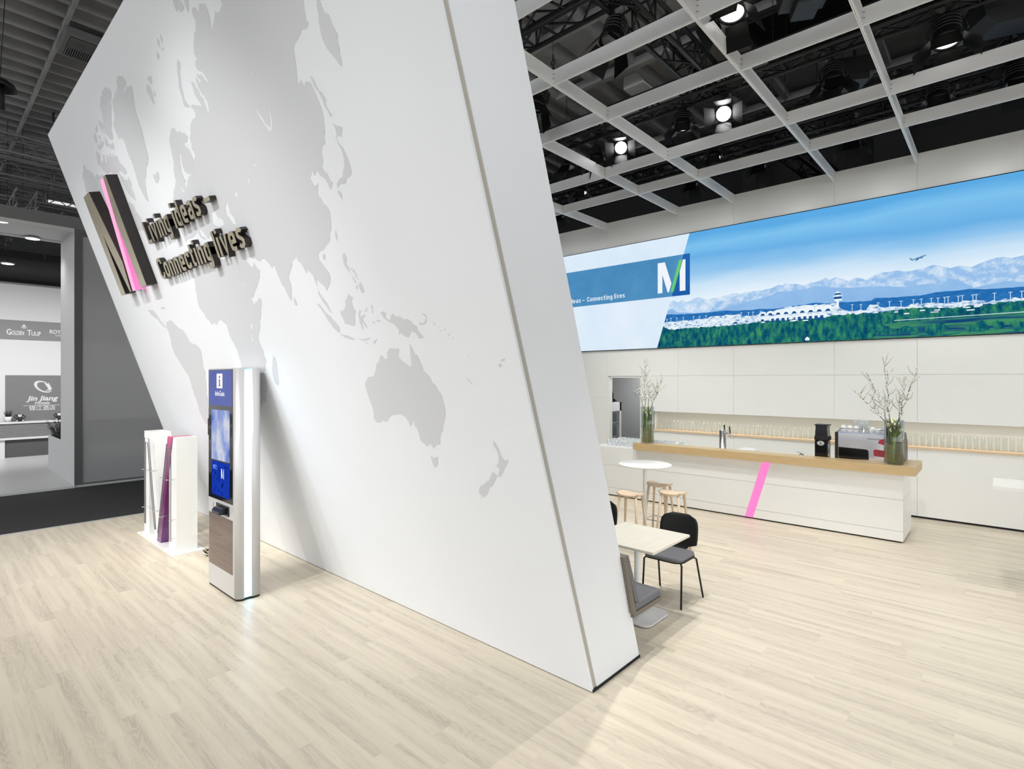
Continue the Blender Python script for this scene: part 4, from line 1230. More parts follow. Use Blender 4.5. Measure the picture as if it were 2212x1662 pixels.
q = MB(); q.prism([(-1.36, 1.12), (-1.365, 1.20), (-1.34, 1.215), (-1.07, 1.19), (-1.07, 1.10)], 9.1225, 9.1248, 'y'); obj('red_reflection_inset', q, mat('reflected_red', (170, 52, 66), .2), em_, world=True)  # red inset standing in for a reddish reflection in the chrome
# cups on the machine
cp = MB(); cp.lathe([(.016, .055), (.030, .045), (.036, .0), (.034, .0), (.028, .042), (0, .05)], n=16, cap=False); cp.lathe([(0, .056), (.017, .056), (.017, .05)], n=16, cap=False)
cup0 = obj('coffee_cup', cp, mat('white_porcelain', (242, 242, 240), .2))
first = True
for i in range(5):
    for j in range(3):
        o = cup0 if first else dup(cup0)
        first = False
        o.location = (-1.40 + i * .078, 9.20 + j * .085, 1.4405)
        setp(o, 'white coffee cup upside down on the right half of the espresso machine', 'cup', 'cups on the espresso machine')
for i in range(3):
    o = dup(cup0, (-1.75 + i * .08, 9.22, 1.4405)); o.scale = (1.15, 1.15, 1.6)
    setp(o, 'large white cup upside down on the left half of the espresso machine', 'cup', 'large cups on the espresso machine')
for i in range(3):
    for j in range(3):
        o = dup(gp0, (-1.60 + i * .066, 9.24, 1.4405 + j * .052)); o.scale = (.95, .95, .62)
        setp(o, 'stacked clear glass in the pile on top of the espresso machine', 'glass', 'glasses stacked on the espresso machine')

# ---- vases with blossoming branches and tulips
def vase(loc, r, h, label, seed, nb, top, lean, names):
    random.seed(seed)
    v = thing('glass_vase', label, 'vase', loc)
    q = MB(); q.lathe([(r, .002), (r, h), (r - .005, h), (r - .005, .02), (0, .02)], n=32); obj('glass_cylinder', q, M_glass, v)
    q = MB(); q.lathe([(0, .021), (r - .007, .021), (r - .007, h * .36), (0, h * .36)], n=32, cap=False)
    obj('water', q, glassmat('green_water', (232, 238, 208), .02, .1), v)
    # greenery packed inside (uncountable)
    q = MB()
    for i in range(260):
        a0 = random.uniform(0, 2 * PI); rr = (r - .022) * math.sqrt(random.random()); a1 = a0 + random.uniform(-1.6, 1.6)
        p0 = Vector((rr * math.cos(a0), rr * math.sin(a0), .025)); zt = h * random.uniform(.62, .98)
        p2 = Vector(((r - .02) * random.uniform(.3, 1) * math.cos(a1), (r - .02) * random.uniform(.3, 1) * math.sin(a1), zt))
        pm = (p0 + p2) / 2 + Vector((random.uniform(-.01, .01), random.uniform(-.01, .01), 0))
        if math.hypot(pm.x, pm.y) > r - .02: pm.x *= .8; pm.y *= .8
        w = random.uniform(.004, .011)
        q.mi = random.randrange(3)
        d_ = Vector((-math.sin(a0), math.cos(a0), 0)) * w
        pts = [p0, p0.lerp(pm, .5), pm, pm.lerp(p2, .5), p2]
        for k in range(4):
            w0 = 1.0 if k < 3 else 1.0; w1 = 1.0 if k < 3 else .1
            q.face([pts[k] - d_ * w0, pts[k] + d_ * w0, pts[k + 1] + d_ * w1, pts[k + 1] - d_ * w1])
    setp(obj('stems_and_leaves', q, GREENS, v), kind='stuff')
    for k in range(nb):
        t = k / max(1, nb - 1)
        a = 2 * PI * k / nb + seed
        br = thing('blossom_branch', names[k], 'branch', tuple(Vector(loc) + Vector((0, 0, .03))), group=None)
        q = MB(); bl = MB()
        sprd, tp_ = lean[k]
        base = Vector((.45 * r * math.cos(a), .45 * r * math.sin(a), 0))
        tip = Vector((sprd, random.uniform(-.12, .12), tp_ - .03))
        kx = Vector((.35 * r * (1 if sprd > 0 else -1), .0, h * 1.0))
        pts = [base]
        for i in range(1, 13):
            u = i / 12
            p = (1 - u) ** 2 * base + 2 * u * (1 - u) * kx + u * u * tip
            if i > 3: p += Vector((random.uniform(-.018, .018), random.uniform(-.018, .018), 0))
            pts.append(p)
        for p in pts:
            if p.z < h and math.hypot(p.x, p.y) > r * .86:
                s_ = r * .86 / math.hypot(p.x, p.y); p.x *= s_; p.y *= s_
        q.tube(pts, .007, 6, .0022)
        tw = []
        for i in range(5, 12):
            for _ in range(3 if i < 9 else 2):
                if pts[i].z < h * 1.02: continue
                s0 = pts[i]
                dirn = Vector((random.uniform(-1, 1), random.uniform(-.7, .7), random.uniform(.7, 1.5))).normalized() * random.uniform(.08, .24)
                e0 = s0 + dirn; mid = (s0 + e0) / 2 + Vector((random.uniform(-.02, .02), 0, -.01))
                q.tube([s0, mid, e0], .003, 5, .0014); tw.append((s0, e0))
        for s0, e0 in tw + [(pts[i], pts[i + 1]) for i in range(6, 12)]:
            if min(s0.z, e0.z) < h: continue
            for _ in range(random.randint(4, 8)):
                c = s0.lerp(e0, random.random()) + Vector((random.uniform(-.008, .008), random.uniform(-.008, .008), random.uniform(-.008, .008)))
                bl.ball(c, random.uniform(.006, .013), (1, 1, random.uniform(.6, 1)), 1)
        obj('twig', q, M_bark, br)
        setp(obj('blossoms', bl, M_blossom, br), kind='stuff')
    for k in range(6):
        a = 1.1 * k + seed; rr = r * .62
        tl = thing('tulip', 'pale yellow tulip head inside ' + ('the vase at the far end of the bar' if loc[0] < -3 else 'the vase beside the espresso machine'), 'tulip', tuple(Vector(loc) + Vector((0, 0, .03))), group='tulips in the ' + ('far' if loc[0] < -3 else 'near') + ' vase')
        hz = h * random.uniform(.72, .95) - .03
        hx, hy = rr * math.cos(a), rr * math.sin(a)
        q = MB(); q.tube([(hx * .3, hy * .3, 0), (hx * .8, hy * .8, hz * .5), (hx, hy, hz)], .004, 6); obj('stem', q, M_leaf, tl)
        q = MB(); q.lathe([(.004, 0), (.020, .012), (.023, .028), (.018, .048), (.008, .058)], (hx, hy, hz), 10); obj('bloom', q, M_tulip, tl)
    return v


GREENS = [noisy(mat('leaf_dark', (66, 104, 28), .45), 30, .3), noisy(mat('leaf_mid', (116, 154, 44), .45), 30, .3), noisy(mat('leaf_deep', (40, 64, 20), .5), 30, .3)]  # leaf greens of three tones, picked at random
vase((-4.79, 8.955, 1.0505), .118, .66, 'glass vase of blossom branches at the far left end of the oak bar', 4, 5, 1.5, [(-.06, 1.50), (.05, 1.30), (.30, 1.15), (-.24, .98), (.20, .95)],
     ['tallest blossoming branch in the far vase', 'second tallest, upright blossoming branch in the far vase', 'blossoming branch leaning right out of the far vase', 'short blossoming branch leaning left out of the far vase', 'short blossoming branch on the right of the far vase'])
vase((-1.11, 8.99, 1.0505), .115, .60, 'glass vase of blossom branches at the near right end of the oak bar', 9, 5, 1.5, [(-.12, 1.46), (.26, 1.30), (-.30, 1.22), (-.46, 1.0), (.12, 1.2)],
     ['tallest blossoming branch in the near vase', 'blossoming branch reaching upper right from the near vase', 'blossoming branch leaning left out of the near vase', 'long bare branch spreading far left of the near vase', 'upright blossoming branch in the middle of the near vase'])

# ---- fridge with bottles in the storage room
FX, FY = -7.07, 11.13
fr = thing('drinks_fridge', 'white glass-door drinks fridge in the storage room behind the bar', 'fridge', (FX, FY, 0), PI / 2)
q = MB(); q.box(-.25, .25, 0, .25, .30, 1.66); q.box(-.25, -.27, 0, -.225, .30, 1.66); q.box(.225, -.27, 0, .25, .30, 1.66); q.box(-.25, -.27, 1.52, .25, .30, 1.66); q.box(-.25, -.27, 0, .25, .30, .15)
obj('cabinet', q, mat('fridge_white', (240, 240, 242), .3), fr)
q = MB(); q.box(-.225, -.285, .15, .225, -.278, 1.52); dr = obj('door', q, M_glass, fr)
q = MB()
for x0_, x1_ in ((-.25, -.205), (.185, .25)): q.box(x0_, -.30, .12, x1_, -.286, 1.66)
q.box(-.25, -.30, 1.46, .25, -.286, 1.66); obj('door_frame', q, mat('fridge_door_white', (236, 236, 238), .3), dr)
q = MB(); q.lathe([(.016, 0), (.016, .004), (0, .004)], n=14); q.xf(Matrix.Translation((.19, -.3005, 1.61)) @ Matrix.Rotation(PI / 2, 4, 'X')); obj('lock', q, M_black, dr)
for z_ in (.5, .85, 1.18):
    q = MB(); q.box(-.224, -.26, z_, .224, .25, z_ + .014); obj('shelf', q, mat('fridge_shelf', (225, 225, 228), .3), fr)
bp = MB(); bp.lathe([(.032, 0), (.034, .02), (.034, .15), (.013, .21), (.013, .25), (0, .25)], n=12)
bp0 = obj('drinks_bottle', bp, mat('dark_bottle', (84, 86, 84), .15))
first = True
for s_, z_ in enumerate((.5145, .8645, 1.1945)):
    for i in range(5):
        o = bp0 if first else dup(bp0)
        first = False
        o.location = (FX + .18, FY - .17 + i * .085, z_)
        setp(o, 'small dark bottle in the front row on the %s shelf of the fridge' % ('lowest', 'middle', 'top')[s_], 'bottle', 'bottles on the %s fridge shelf' % ('lowest', 'middle', 'top')[s_])
for i, (bx, lab) in enumerate(((.02, 'black wine bottle standing on the fridge, nearer the middle of its top'), (-.09, 'black wine bottle on the fridge, half hidden by the door jamb'))):
    q = MB(); q.lathe([(.040, 0), (.042, .01), (.042, .20), (.016, .27), (.016, .33), (0, .33)], n=18)
    o = obj('wine_bottle', q, M_blackg); o.location = (FX + .18, FY + bx, 1.6605); setp(o, lab, 'bottle')
q = MB(); q.tube([(-.13, 0, .042), (.06, 0, .042)], .042, 14); q.tube([(.06, 0, .042), (.13, 0, .042)], .036, 12, .014)
o = obj('wine_bottle', q, M_blackg); o.location = (FX + .10, FY + .145, 1.6605); o.rotation_euler = (0, 0, .1)
setp(o, 'black wine bottle lying on its side on top of the fridge', 'bottle')

# ------------------------------------------------------------ furniture
# round high table
rt = thing('round_high_table', 'round white high table on a slim pole between three wooden stools', 'table', (-3.62, 6.70, 0))
q = MB(); q.lathe([(0, 1.030), (.335, 1.030), (.352, 1.045), (.352, 1.052), (.346, 1.055), (0, 1.055)], n=64); obj('table_top', q, mat('bright_white_top', (246, 246, 244), .25), rt)
q = MB(); q.tube([(0, 0, .015), (0, 0, 1.03)], .024, 16); obj('pole', q, M_white, rt)
q = MB(); q.lathe([(.24, 0), (.24, .006), (.05, .022), (.026, .03)], n=40); obj('foot_plate', q, M_white, rt)


def make_stool(name, label, loc, rz):
    t = thing(name, label, 'stool', loc, rz, 'wooden stools around the round high table')
    # saddle seat
    q = MB()
    nx, ny = 14, 10
    W, D = .175, .125
    top, bot = [], []
    for i in range(nx + 1):
        r1, r2 = [], []
        for j in range(ny + 1):
            u, v = -1 + 2 * i / nx, -1 + 2 * j / ny
            k = 1 - .10 * (abs(u) ** 6 * abs(v) ** 2 + abs(v) ** 6 * abs(u) ** 2) * 1.2
            x_, y_2 = u * W * k, v * D * k
            z_ = .735 + .020 * u * u - .004 * v * v
            r1.append(q.b.verts.new((x_, y_2, z_)))
            r2.append(q.b.verts.new((x_ * .97, y_2 * .97, z_ - .022)))
        top.append(r1); bot.append(r2)
    for i in range(nx):
        for j in range(ny):
            f = q.b.faces.new((top[i][j], top[i + 1][j], top[i + 1][j + 1], top[i][j + 1])); f.smooth = True
            f = q.b.faces.new((bot[i][j], bot[i][j + 1], bot[i + 1][j + 1], bot[i + 1][j])); f.smooth = True
    for i in range(nx):
        q.b.faces.new((top[i][0], bot[i][0], bot[i + 1][0], top[i + 1][0])); q.b.faces.new((top[i][ny], top[i + 1][ny], bot[i + 1][ny], bot[i][ny]))
    for j in range(ny):
        q.b.faces.new((top[0][j], top[0][j + 1], bot[0][j + 1], bot[0][j])); q.b.faces.new((top[nx][j], bot[nx][j], bot[nx][j + 1], top[nx][j + 1]))
    obj('seat', q, M_beech, t)
    for sx_ in (-1, 1):
        for sy_ in (-1, 1):
            q = MB(); q.tube([(sx_ * .115, sy_ * .080, .728), (sx_ * .14, sy_ * .105, .45), (sx_ * .178, sy_ * .145, 0)], .0185, 12, .012)
            obj('leg', q, M_beech, t)
    q = MB()
    pts = rounded(-.158, -.126, .158, .126, .02, 4)
    q.tube([(x_, y_2, .245) for x_, y_2 in pts], .007, 6, closed=True)
    obj('footrest', q, M_chrome, t)
    return t


make_stool('bar_stool', 'pale wooden stool nearest the dining table, left front of the round high table', (-3.55, 6.20, 0), 0.0)
make_stool('bar_stool', 'pale wooden stool behind the other two, beyond the round high table', (-3.58, 7.04, 0), 0.0)
make_stool('bar_stool', 'pale wooden stool on the right of the round high table', (-3.19, 6.64, 0), 0.0)

# dining table
dt = thing('dining_table', 'square pale wood table on a white pedestal beside the leaning wall', 'table', (-2.54, 4.56, 0))
q = MB(); q.box(-.35, -.36, .716, .35, .36, .740, .003); obj('table_top', q, noisy(mat('pale_ash_top', (226, 220, 204), .35), 5, .05, (10, 1, 1)), dt)
q = MB(); q.tube([(0, 0, .03), (0, 0, .12), (0, 0, .716)], .030, 20); obj('pedestal', q, M_white, dt)
q = MB(); q.prism(rounded(-.225, -.225, .225, .225, .085, 8), .008, .022); obj('foot_plate', q, mat('base_plate_white', (225, 226, 228), .3), dt)
q = MB(); q.prism(rounded(-.218, -.218, .218, .218, .085, 8), .0, .008); obj('foot_pad', q, M_black, dt)
q = MB(); q.lathe([(.03, .022), (.034, .022), (.031, .05)], n=20, cap=False); obj('collar', q, M_white, dt)
q = MB(); q.box(-.22, -.22, .700, .22, .22, .716); obj('under_frame', q, M_white, dt)


def make_chair(label, loc, rz, group):
    """shell chair; local +Y is the back side"""
    t = thing('dining_chair', label, 'chair', loc, rz, group)
    q = MB()
    prof_ = rounded(-.205, -.215, .205, .175, .09, 6)
    q.prism(prof_, .425, .440, 'z'); obj('seat_shell', q, M_black, t)
    q = MB(); q.prism(rounded(-.200, -.222, .200, .170, .085, 6), .440, .468, 'z', True); obj('seat_pad', q, M_grey_fab, t)
    # curved backrest, wider at the top, waisted where it meets the seat
    q = MB()
    outl = [(-.060, .43), (-.085, .47), (-.115, .50), (-.165, .505), (-.196, .525), (-.205, .58), (-.205, .70), (-.190, .765), (-.150, .797), (0, .812)]
    outl = outl + [(-x_, z_) for x_, z_ in outl[-2::-1]]
    rows = 12
    zs = [.43 + (.812 - .43) * i / rows for i in range(rows + 1)]

    def half(z_):
        lft = outl[:10]
        for (x0_, z0_), (x1_, z1_) in zip(lft, lft[1:]):
            if z0_ <= z_ <= z1_ + 1e-9:
                return abs(x0_ + (x1_ - x0_) * (z_ - z0_) / max(1e-6, z1_ - z0_))
        return .02
    F, K = [], []
    cols = 14
    for z_ in zs:
        h_ = max(half(z_), .02) if z_ < .81 else .09
        a_, c_ = [], []
        for j in range(cols + 1):
            x_ = -h_ + 2 * h_ * j / cols
            y_2 = .165 + .045 * (z_ - .43) / .38 - .9 * x_ * x_ + .02
            if z_ < .47: y_2 -= (.47 - z_) * 1.2
            a_.append(q.b.verts.new((x_, y_2, z_))); c_.append(q.b.verts.new((x_, y_2 + .012, z_)))
        F.append(a_); K.append(c_)
    for i in range(rows):
        for j in range(cols):
            f = q.b.faces.new((F[i][j], F[i][j + 1], F[i + 1][j + 1], F[i + 1][j])); f.smooth = True
            f = q.b.faces.new((K[i][j], K[i + 1][j], K[i + 1][j + 1], K[i][j + 1])); f.smooth = True
        q.b.faces.new((F[i][0], F[i + 1][0], K[i + 1][0], K[i][0])); q.b.faces.new((F[i][cols], K[i][cols], K[i + 1][cols], F[i + 1][cols]))
    for R_, S_ in ((F[0], K[0]), (F[-1], K[-1])):
        for j in range(cols): q.b.faces.new((R_[j], S_[j], S_[j + 1], R_[j + 1]))
    obj('backrest', q, M_black, t)
    for sx_ in (-1, 1):
        q = MB(); q.tube([(sx_ * .14, -.10, .418), (sx_ * .185, -.165, .418), (sx_ * .198, -.178, .405), (sx_ * .205, -.205, .0)], .0095, 10); obj('leg', q, M_black, t)
        q = MB(); q.tube([(sx_ * .14, .08, .418), (sx_ * .195, .12, .418), (sx_ * .208, .135, .405), (sx_ * .235, .235, .0)], .0095, 10); obj('leg', q, M_black, t)
    q = MB(); q.box(-.15, -.11, .412, .15, .09, .425); obj('under_frame', q, M_black, t)
    return t


make_chair('black shell chair with grey seat pad at the right of the square table', (-2.49, 5.14, 0), 0, 'black chairs at the small tables')
make_chair('black shell chair half hidden by the leaning wall, at the left of the square table', (-3.425, 5.14, 0), 0, 'black chairs at the small tables')

# wall bench behind the leaning wall
bn = thing('wall_bench', 'grey cushioned bench built against the back of the leaning wall', 'bench', (-3.6, 4.0, 0))
q = MB(); q.box(-5.4, 3.92, .0, -2.95, 4.05, .36); obj('plinth', q, mat('bench_plinth', (90, 86, 80), .6), bn, world=True)
q = MB(); q.box(-5.4, 3.735, .36, -2.11, 4.19, .40, .004); obj('seat_board', q, M_brown, bn, world=True)
q = MB(); q.box(-5.38, 3.77, .40, -2.115, 4.185, .465, .014); obj('seat_cushion', q, M_grey_fab, bn, world=True)
q = MB(); q.prism([(3.715, .40), (3.772, .40), (3.615, .868), (3.578, .868)], -5.4, -2.11, 'x'); obj('back_board', q, M_brown, bn, world=True)
q = MB(); q.prism([(3.774, .47), (3.825, .47), (3.665, .862), (3.622, .862)], -5.38, -2.118, 'x'); obj('back_cushion', q, M_grey_fab, bn, world=True)

# high table at the right edge
ht = thing('long_high_table', 'long white high table at the right edge of the picture', 'table', (.75, 8.05, 0))
q = MB(); q.box(-.09, 7.72, 1.03, 1.7, 8.37, 1.07, .003); obj('table_top', q, mat('bright_white_table', (246, 243, 238), .3), ht, world=True)
q = MB(); q.box(.42, 7.84, .0, .48, 8.25, 1.03, .003); obj('leg', q, M_white, ht, world=True)
q = MB(); q.box(1.30, 7.84, .0, 1.36, 8.25, 1.03, .003); obj('leg', q, M_white, ht, world=True)

# ------------------------------------------------------------ ceiling grid of white beams
cg = thing('ceiling_grid', 'white suspended lattice of beams over the stand', 'ceiling grid', (-3, 6, 5.63))
GX = [-8.49, -6.78, -5.04, -3.90, -2.18, -1.03, .69, 1.84, 3.56]
GY = [2.17, 3.88, 5.03, 6.19, 7.92, 9.06]
M_beam = mat('white_beam', (242, 242, 241), .4)
for gx in GX:
    y0_ = 2.3 if gx > -2.2 else 3.0
    if gx < -5.5: y0_ = 4.0
    q = MB(); q.box(gx - .016, y0_, 5.645, gx + .016, YB - .002, 5.80)
    for s_ in (-1, 1): q.box(gx + s_ * .007 - .0055 * 1, y0_, 5.63, gx + s_ * .007 + .0055 * 1, YB - .03, 5.647)
    q.box(gx - .020, y0_, 5.785, gx + .020, YB - .002, 5.80)
    obj('beam', q, M_beam, cg, world=True)
for gy in GY:
    x0_ = -8.5 if gy > 5 else -5.0
    if gy < 3: x0_ = -2.1
    q = MB(); xs = [x0_] + [v for v in GX if v > x0_ + .1]
    for a_, c_ in zip(xs, xs[1:]):
        q.box(a_ + .0165, gy - .016, 5.646, c_ - .0165, gy + .016, 5.799)
        for s_ in (-1, 1): q.box(a_ + .0165, gy + s_ * .007 - .0055, 5.631, c_ - .0165, gy + s_ * .007 + .0055, 5.648)
    obj('beam', q, M_beam, cg, world=True)
q = MB()
for gx in GX[1:6]:
    for gy in GY[1:]:
        for dz in (5.69, 5.745):
            for ox in (-.03, .03):
                q.box(gx + ox - .004, gy - .0185, dz, gx + ox + .004, gy + .0185, dz + .008)
            q.box(gx - .0185, gy - .034, dz, gx + .0185, gy - .026, dz + .008)
obj('bolt_heads', q, M_gap, cg, world=True)
# suspension hooks
for hx, hy, lab in ((-3.90, 5.03, 'black hook and wire at the beam crossing nearest the leaning wall'),):
    q = MB(); q.tube([(hx, hy, 5.80), (hx, hy, 6.45)], .0035, 5); q.tube([(hx + .028 * math.cos(t), hy, 5.90 + .028 * math.sin(t)) for t in (2 * PI * k / 14 for k in range(14))], .008, 6, closed=True)
    q.tube([(hx, hy, 5.93), (hx, hy, 6.0)], .016, 8, .006); q.ball((hx, hy, 5.835), .018)
    setp(obj('suspension_hook', q, M_black, loc=(hx, hy, 5.8)), lab, 'hook')


def truss(name, label, p0, p1, s_, m_, cat='truss', bays=None, rc=.030, rb=.015, group=None):
    p0 = Vector(p0); p1 = Vector(p1)
    t = thing(name, label, cat, tuple(p0), 0, group)
    d = p1 - p0; L_ = d.length; d.normalize()
    side = Vector((0, 0, 1)).cross(d).normalized() * s_ / 2
    up = Vector((0, 0, 1)) * s_ / 2
    cs = [(-1, -1), (1, -1), (1, 1), (-1, 1)]
    for a_, c_ in cs:
        o_ = side * a_ + up * c_
        q = MB(); q.tube([o_, d * L_ + o_], rc, 8); obj('chord', q, m_, t)
    n = bays or int(L_ / (s_ * 1.15))
    for k in range(4):
        (a0, b0), (a1, b1) = cs[k], cs[(k + 1) % 4]
        q = MB()
        for i in range(n):
            A_ = side * (a0 if i % 2 == 0 else a1) + up * (b0 if i % 2 == 0 else b1)
            B_ = side * (a1 if i % 2 == 0 else a0) + up * (b1 if i % 2 == 0 else b0)
            q.tube([d * L_ * i / n + A_, d * L_ * (i + 1) / n + B_], rb, 5)
            if i % 3 == 0: q.tube([d * L_ * i / n + side * a0 + up * b0, d * L_ * i / n + side * a1 + up * b1], rb, 5)
        obj('lacing', q, m_, t)
    for u in (.12, .5, .88):
        pz = p0.lerp(p1, u) - p0
        q = MB(); q.tube([pz + up, (pz.x, pz.y, 9.02 - p0.z)], .006, 5); obj('hanger', q, M_black, t)
    return t


ZT = 6.46
truss('lighting_truss', 'black truss over the near part of the stand beside the leaning wall', (-7.5, 5.12, 6.52), (3.0, 5.12, 6.52), .30, M_truss)
truss('lighting_truss', 'black truss across the middle of the ceiling, carrying the glaring spotlight', (-9.0, 7.70, ZT), (3.4, 7.70, ZT), .28, M_truss)
truss('lighting_truss', 'black truss deep in the ceiling just in front of the back wall', (-9.0, 9.45, ZT), (3.4, 9.45, ZT), .26, M_truss)
truss('lighting_truss', 'black truss running from the near truss towards the back wall', (-3.15, 4.7, 6.50), (-3.15, 8.0, 6.50), .30, M_truss)
truss('lighting_truss', 'black truss closest to the back wall, behind the last beam row', (-9.0, 10.2, ZT), (3.4, 10.2, ZT), .24, M_truss)
truss('hall_truss', 'dark truss slanting above the back wall behind the grid', (-3.3, 11.2, 6.9), (-2.6, 14.6, 6.4), .34, M_truss)
truss('hall_truss', 'thin grey truss far back above the picture wall', (-12, 13.2, 7.4), (4, 13.2, 7.4), .34, mat('dull_grey_truss', (58, 58, 58), .5), rc=.018, rb=.008)
for k, (xx, zz, lab) in enumerate(((-16.6, 7.55, 'nearest grey aluminium truss high over the neighbouring booth'), (-18.9, 7.6, 'second grey aluminium truss over the neighbouring booth'), (-20.3, 7.4, 'third grey aluminium truss over the neighbouring booth'), (-22.6, 7.5, 'grey aluminium truss low over the neighbouring booth header'), (-25.5, 7.7, 'farthest grey aluminium truss above the booth header'))):
    truss('hall_truss', lab, (xx, -3, zz), (xx - (.6 if k == 0 else 0), 10, zz), .40, M_alu, rc=.026, rb=.012)
for k, (yy, lab) in enumerate(((2.05, 'grey cross truss joining the trusses above the neighbouring booth'), (4.6, 'grey cross truss behind the corner of the leaning wall'))):
    truss('hall_truss', lab, (-26, yy, 6.95), (-18.9, yy, 6.95), .40, M_alu, rc=.026, rb=.012)

# ------------------------------------------------------------ theatre spotlights with barn doors
M_hsg = mat('spotlight_black', (14, 14, 14), .45)
M_flap = mat('flap_black', (10, 10, 10), .45)
M_lens_on = emat('lens_lit', (255, 255, 255), 22.0)
M_lens_dim = emat('lens_glow', (255, 252, 245), 3.0)
M_lens_off = mat('lens_glass', (120, 120, 124), .1, .3)


def spotlight(label, loc, target, lens, hang=.22, size=1.0, group='stage spotlights hanging in the ceiling'):
    """local -Z is the beam direction; the yoke stays in world space"""
    t = thing('stage_spotlight', label, 'spotlight', loc, 0, group)
    d = (Vector(target) - Vector(loc)).normalized()
    rot = d.to_track_quat('-Z', 'Y').to_matrix().to_4x4() @ Matrix.Scale(size, 4)
    q = MB(); q.lathe([(.0, .20), (.05, .20), (.085, .16), (.105, .10), (.110, -.06), (.122, -.065), (.122, -.10), (.110, -.10)], n=24, cap=False)
    q.box(-.05, -.13, -.02, .05, -.09, .12, .006)
    for z_ in (.0, .035, .07, .105): q.lathe([(.109, z_), (.117, z_ + .004), (.117, z_ + .014), (.109, z_ + .018)], n=24, cap=False)
    q.xf(rot); obj('housing', q, M_hsg, t)
    q = MB(); q.lathe([(0, -.112), (.05, -.108), (.08, -.098), (.100, -.082)], n=24, cap=False); q.xf(rot); obj('lens', q, lens, t)
    for k in range(4):
        q = MB()
        w0, w1, ln = .095, .150 if k % 2 else .120, .22
        pts = [(-w0, 0, 0), (w0, 0, 0), (w1, 0, -ln), (-w1, 0, -ln)]
        q.face(pts)
        r_ = bmesh.ops.solidify(q.b, geom=q.b.faces[:], thickness=.003)
        q.xf(rot @ Matrix.Rotation(k * PI / 2, 4, 'Z') @ Matrix.Translation((0, .118, -.10)) @ Matrix.Rotation(math.radians(38 if k % 2 else 24), 4, 'X'))
        obj('barn_door', q, M_flap, t)
    q = MB()
    side = Vector((-d.y, d.x, 0))
    side = side.normalized() if side.length > .1 else Vector((1, 0, 0))
    R_ = .15 * size
    q.tube([side * (R_ * math.cos(a_)) + Vector((0, 0, (R_ + .03) * math.sin(a_))) for a_ in (PI * k / 12 for k in range(13))], .009, 6)
    q.tube([(0, 0, R_ + .03), (0, 0, R_ + hang)], .014, 8)
    q.ball(tuple(side * R_), .022); q.ball(tuple(side * -R_), .022)
    obj('yoke', q, M_hsg, t)
    q = MB(); q.box(-.03, -.03, R_ + hang - .05, .03, .03, R_ + hang + .03, .005); obj('clamp', q, M_hsg, t)
    q = MB(); q.tube([(0, .02, .12), (.09, .08, .20), (.12, .02, .30), (.02, 0, R_ + hang)], .005, 5); obj('cable', q, M_black, t)
    return t


SPOTS = [
 ('spotlight on the near truss just above the first beam beside the leaning wall', (-3.251, 5.30, 6.08), (-4.2, 3.2, 0), M_lens_off, 1.15),
 ('spotlight mostly hidden by the leaning wall at the left of the grid', (-4.80, 5.83, 6.08), (-5.5, 4.5, 0), M_lens_off, 1.15),
 ('spotlight with glowing lens left of the glaring one, on the middle truss', (-3.60, 7.83, 6.10), (-3.1, 6.6, 0), M_lens_dim, 1.0),
 ('glaring spotlight shining straight at the viewer from the middle truss', (-3.05, 8.02, 6.12), (-1.2, 2.2, 2.4), M_lens_on, 1.0),
 ('second glaring spotlight, smaller, left on the middle truss', (-4.77, 8.02, 6.12), (-2.2, 2.5, 2.0), M_lens_on, .95),
 ('spotlight with glowing lens beside the smaller glaring one', (-5.16, 7.86, 6.02), (-4.3, 6.6, 0), M_lens_dim, 1.0),
 ('spotlight lowest on the left, near the edge of the leaning wall', (-6.40, 9.20, 6.10), (-6.0, 8.2, 0), M_lens_dim, 1.0),
 ('dim spotlight behind the second beam row in the middle of the grid', (-3.72, 9.34, 6.12), (-3.4, 8.2, 0), M_lens_dim, 1.0),
 ('spotlight hanging centre right between two long beams', (-1.63, 7.95, 6.10), (-1.3, 6.9, 0), M_lens_off, 1.05),
 ('large spotlight at upper right with bright lower barn door', (-.478, 7.86, 6.12), (-.4, 6.4, 0), M_lens_dim, 1.2),
 ('spotlight at right below the large one, one beam row further back', (-.673, 9.43, 6.10), (-.5, 8.0, 0), M_lens_dim, 1.1),
 ('spotlight cut by the right edge of the picture', (.12, 9.56, 6.10), (.3, 8.4, 0), M_lens_off, 1.1),
 ('spotlight cut by the top edge of the picture', (-2.05, 5.62, 6.02), (-2.0, 4.2, 0), M_lens_dim, 1.15),
 ('dark spotlight behind the last beam row, right of centre', (-1.79, 10.05, 6.05), (-1.7, 9.2, 0), M_lens_off, 1.0),
 ('dark spotlight behind the last beam row in the centre', (-3.20, 10.10, 6.05), (-3.1, 9.2, 0), M_lens_off, 1.0),
 ('dark spotlight behind the last beam row, left of centre', (-4.46, 10.15, 6.05), (-4.3, 9.2, 0), M_lens_off, 1.0),
 ('small dark spotlight at the far left corner of the grid', (-7.72, 10.25, 6.10), (-7.4, 9.2, 0), M_lens_off, .9),
 ('dark spotlight in the shade left of the paired spotlights', (-5.77, 7.92, 6.08), (-5.6, 6.6, 0), M_lens_off, 1.0),
]
for lab, loc, tg, le, sz in SPOTS:
    hb = .22
    spotlight(lab, loc, tg, le, hb, sz)
    if le is M_lens_off and loc[1] > 10: continue
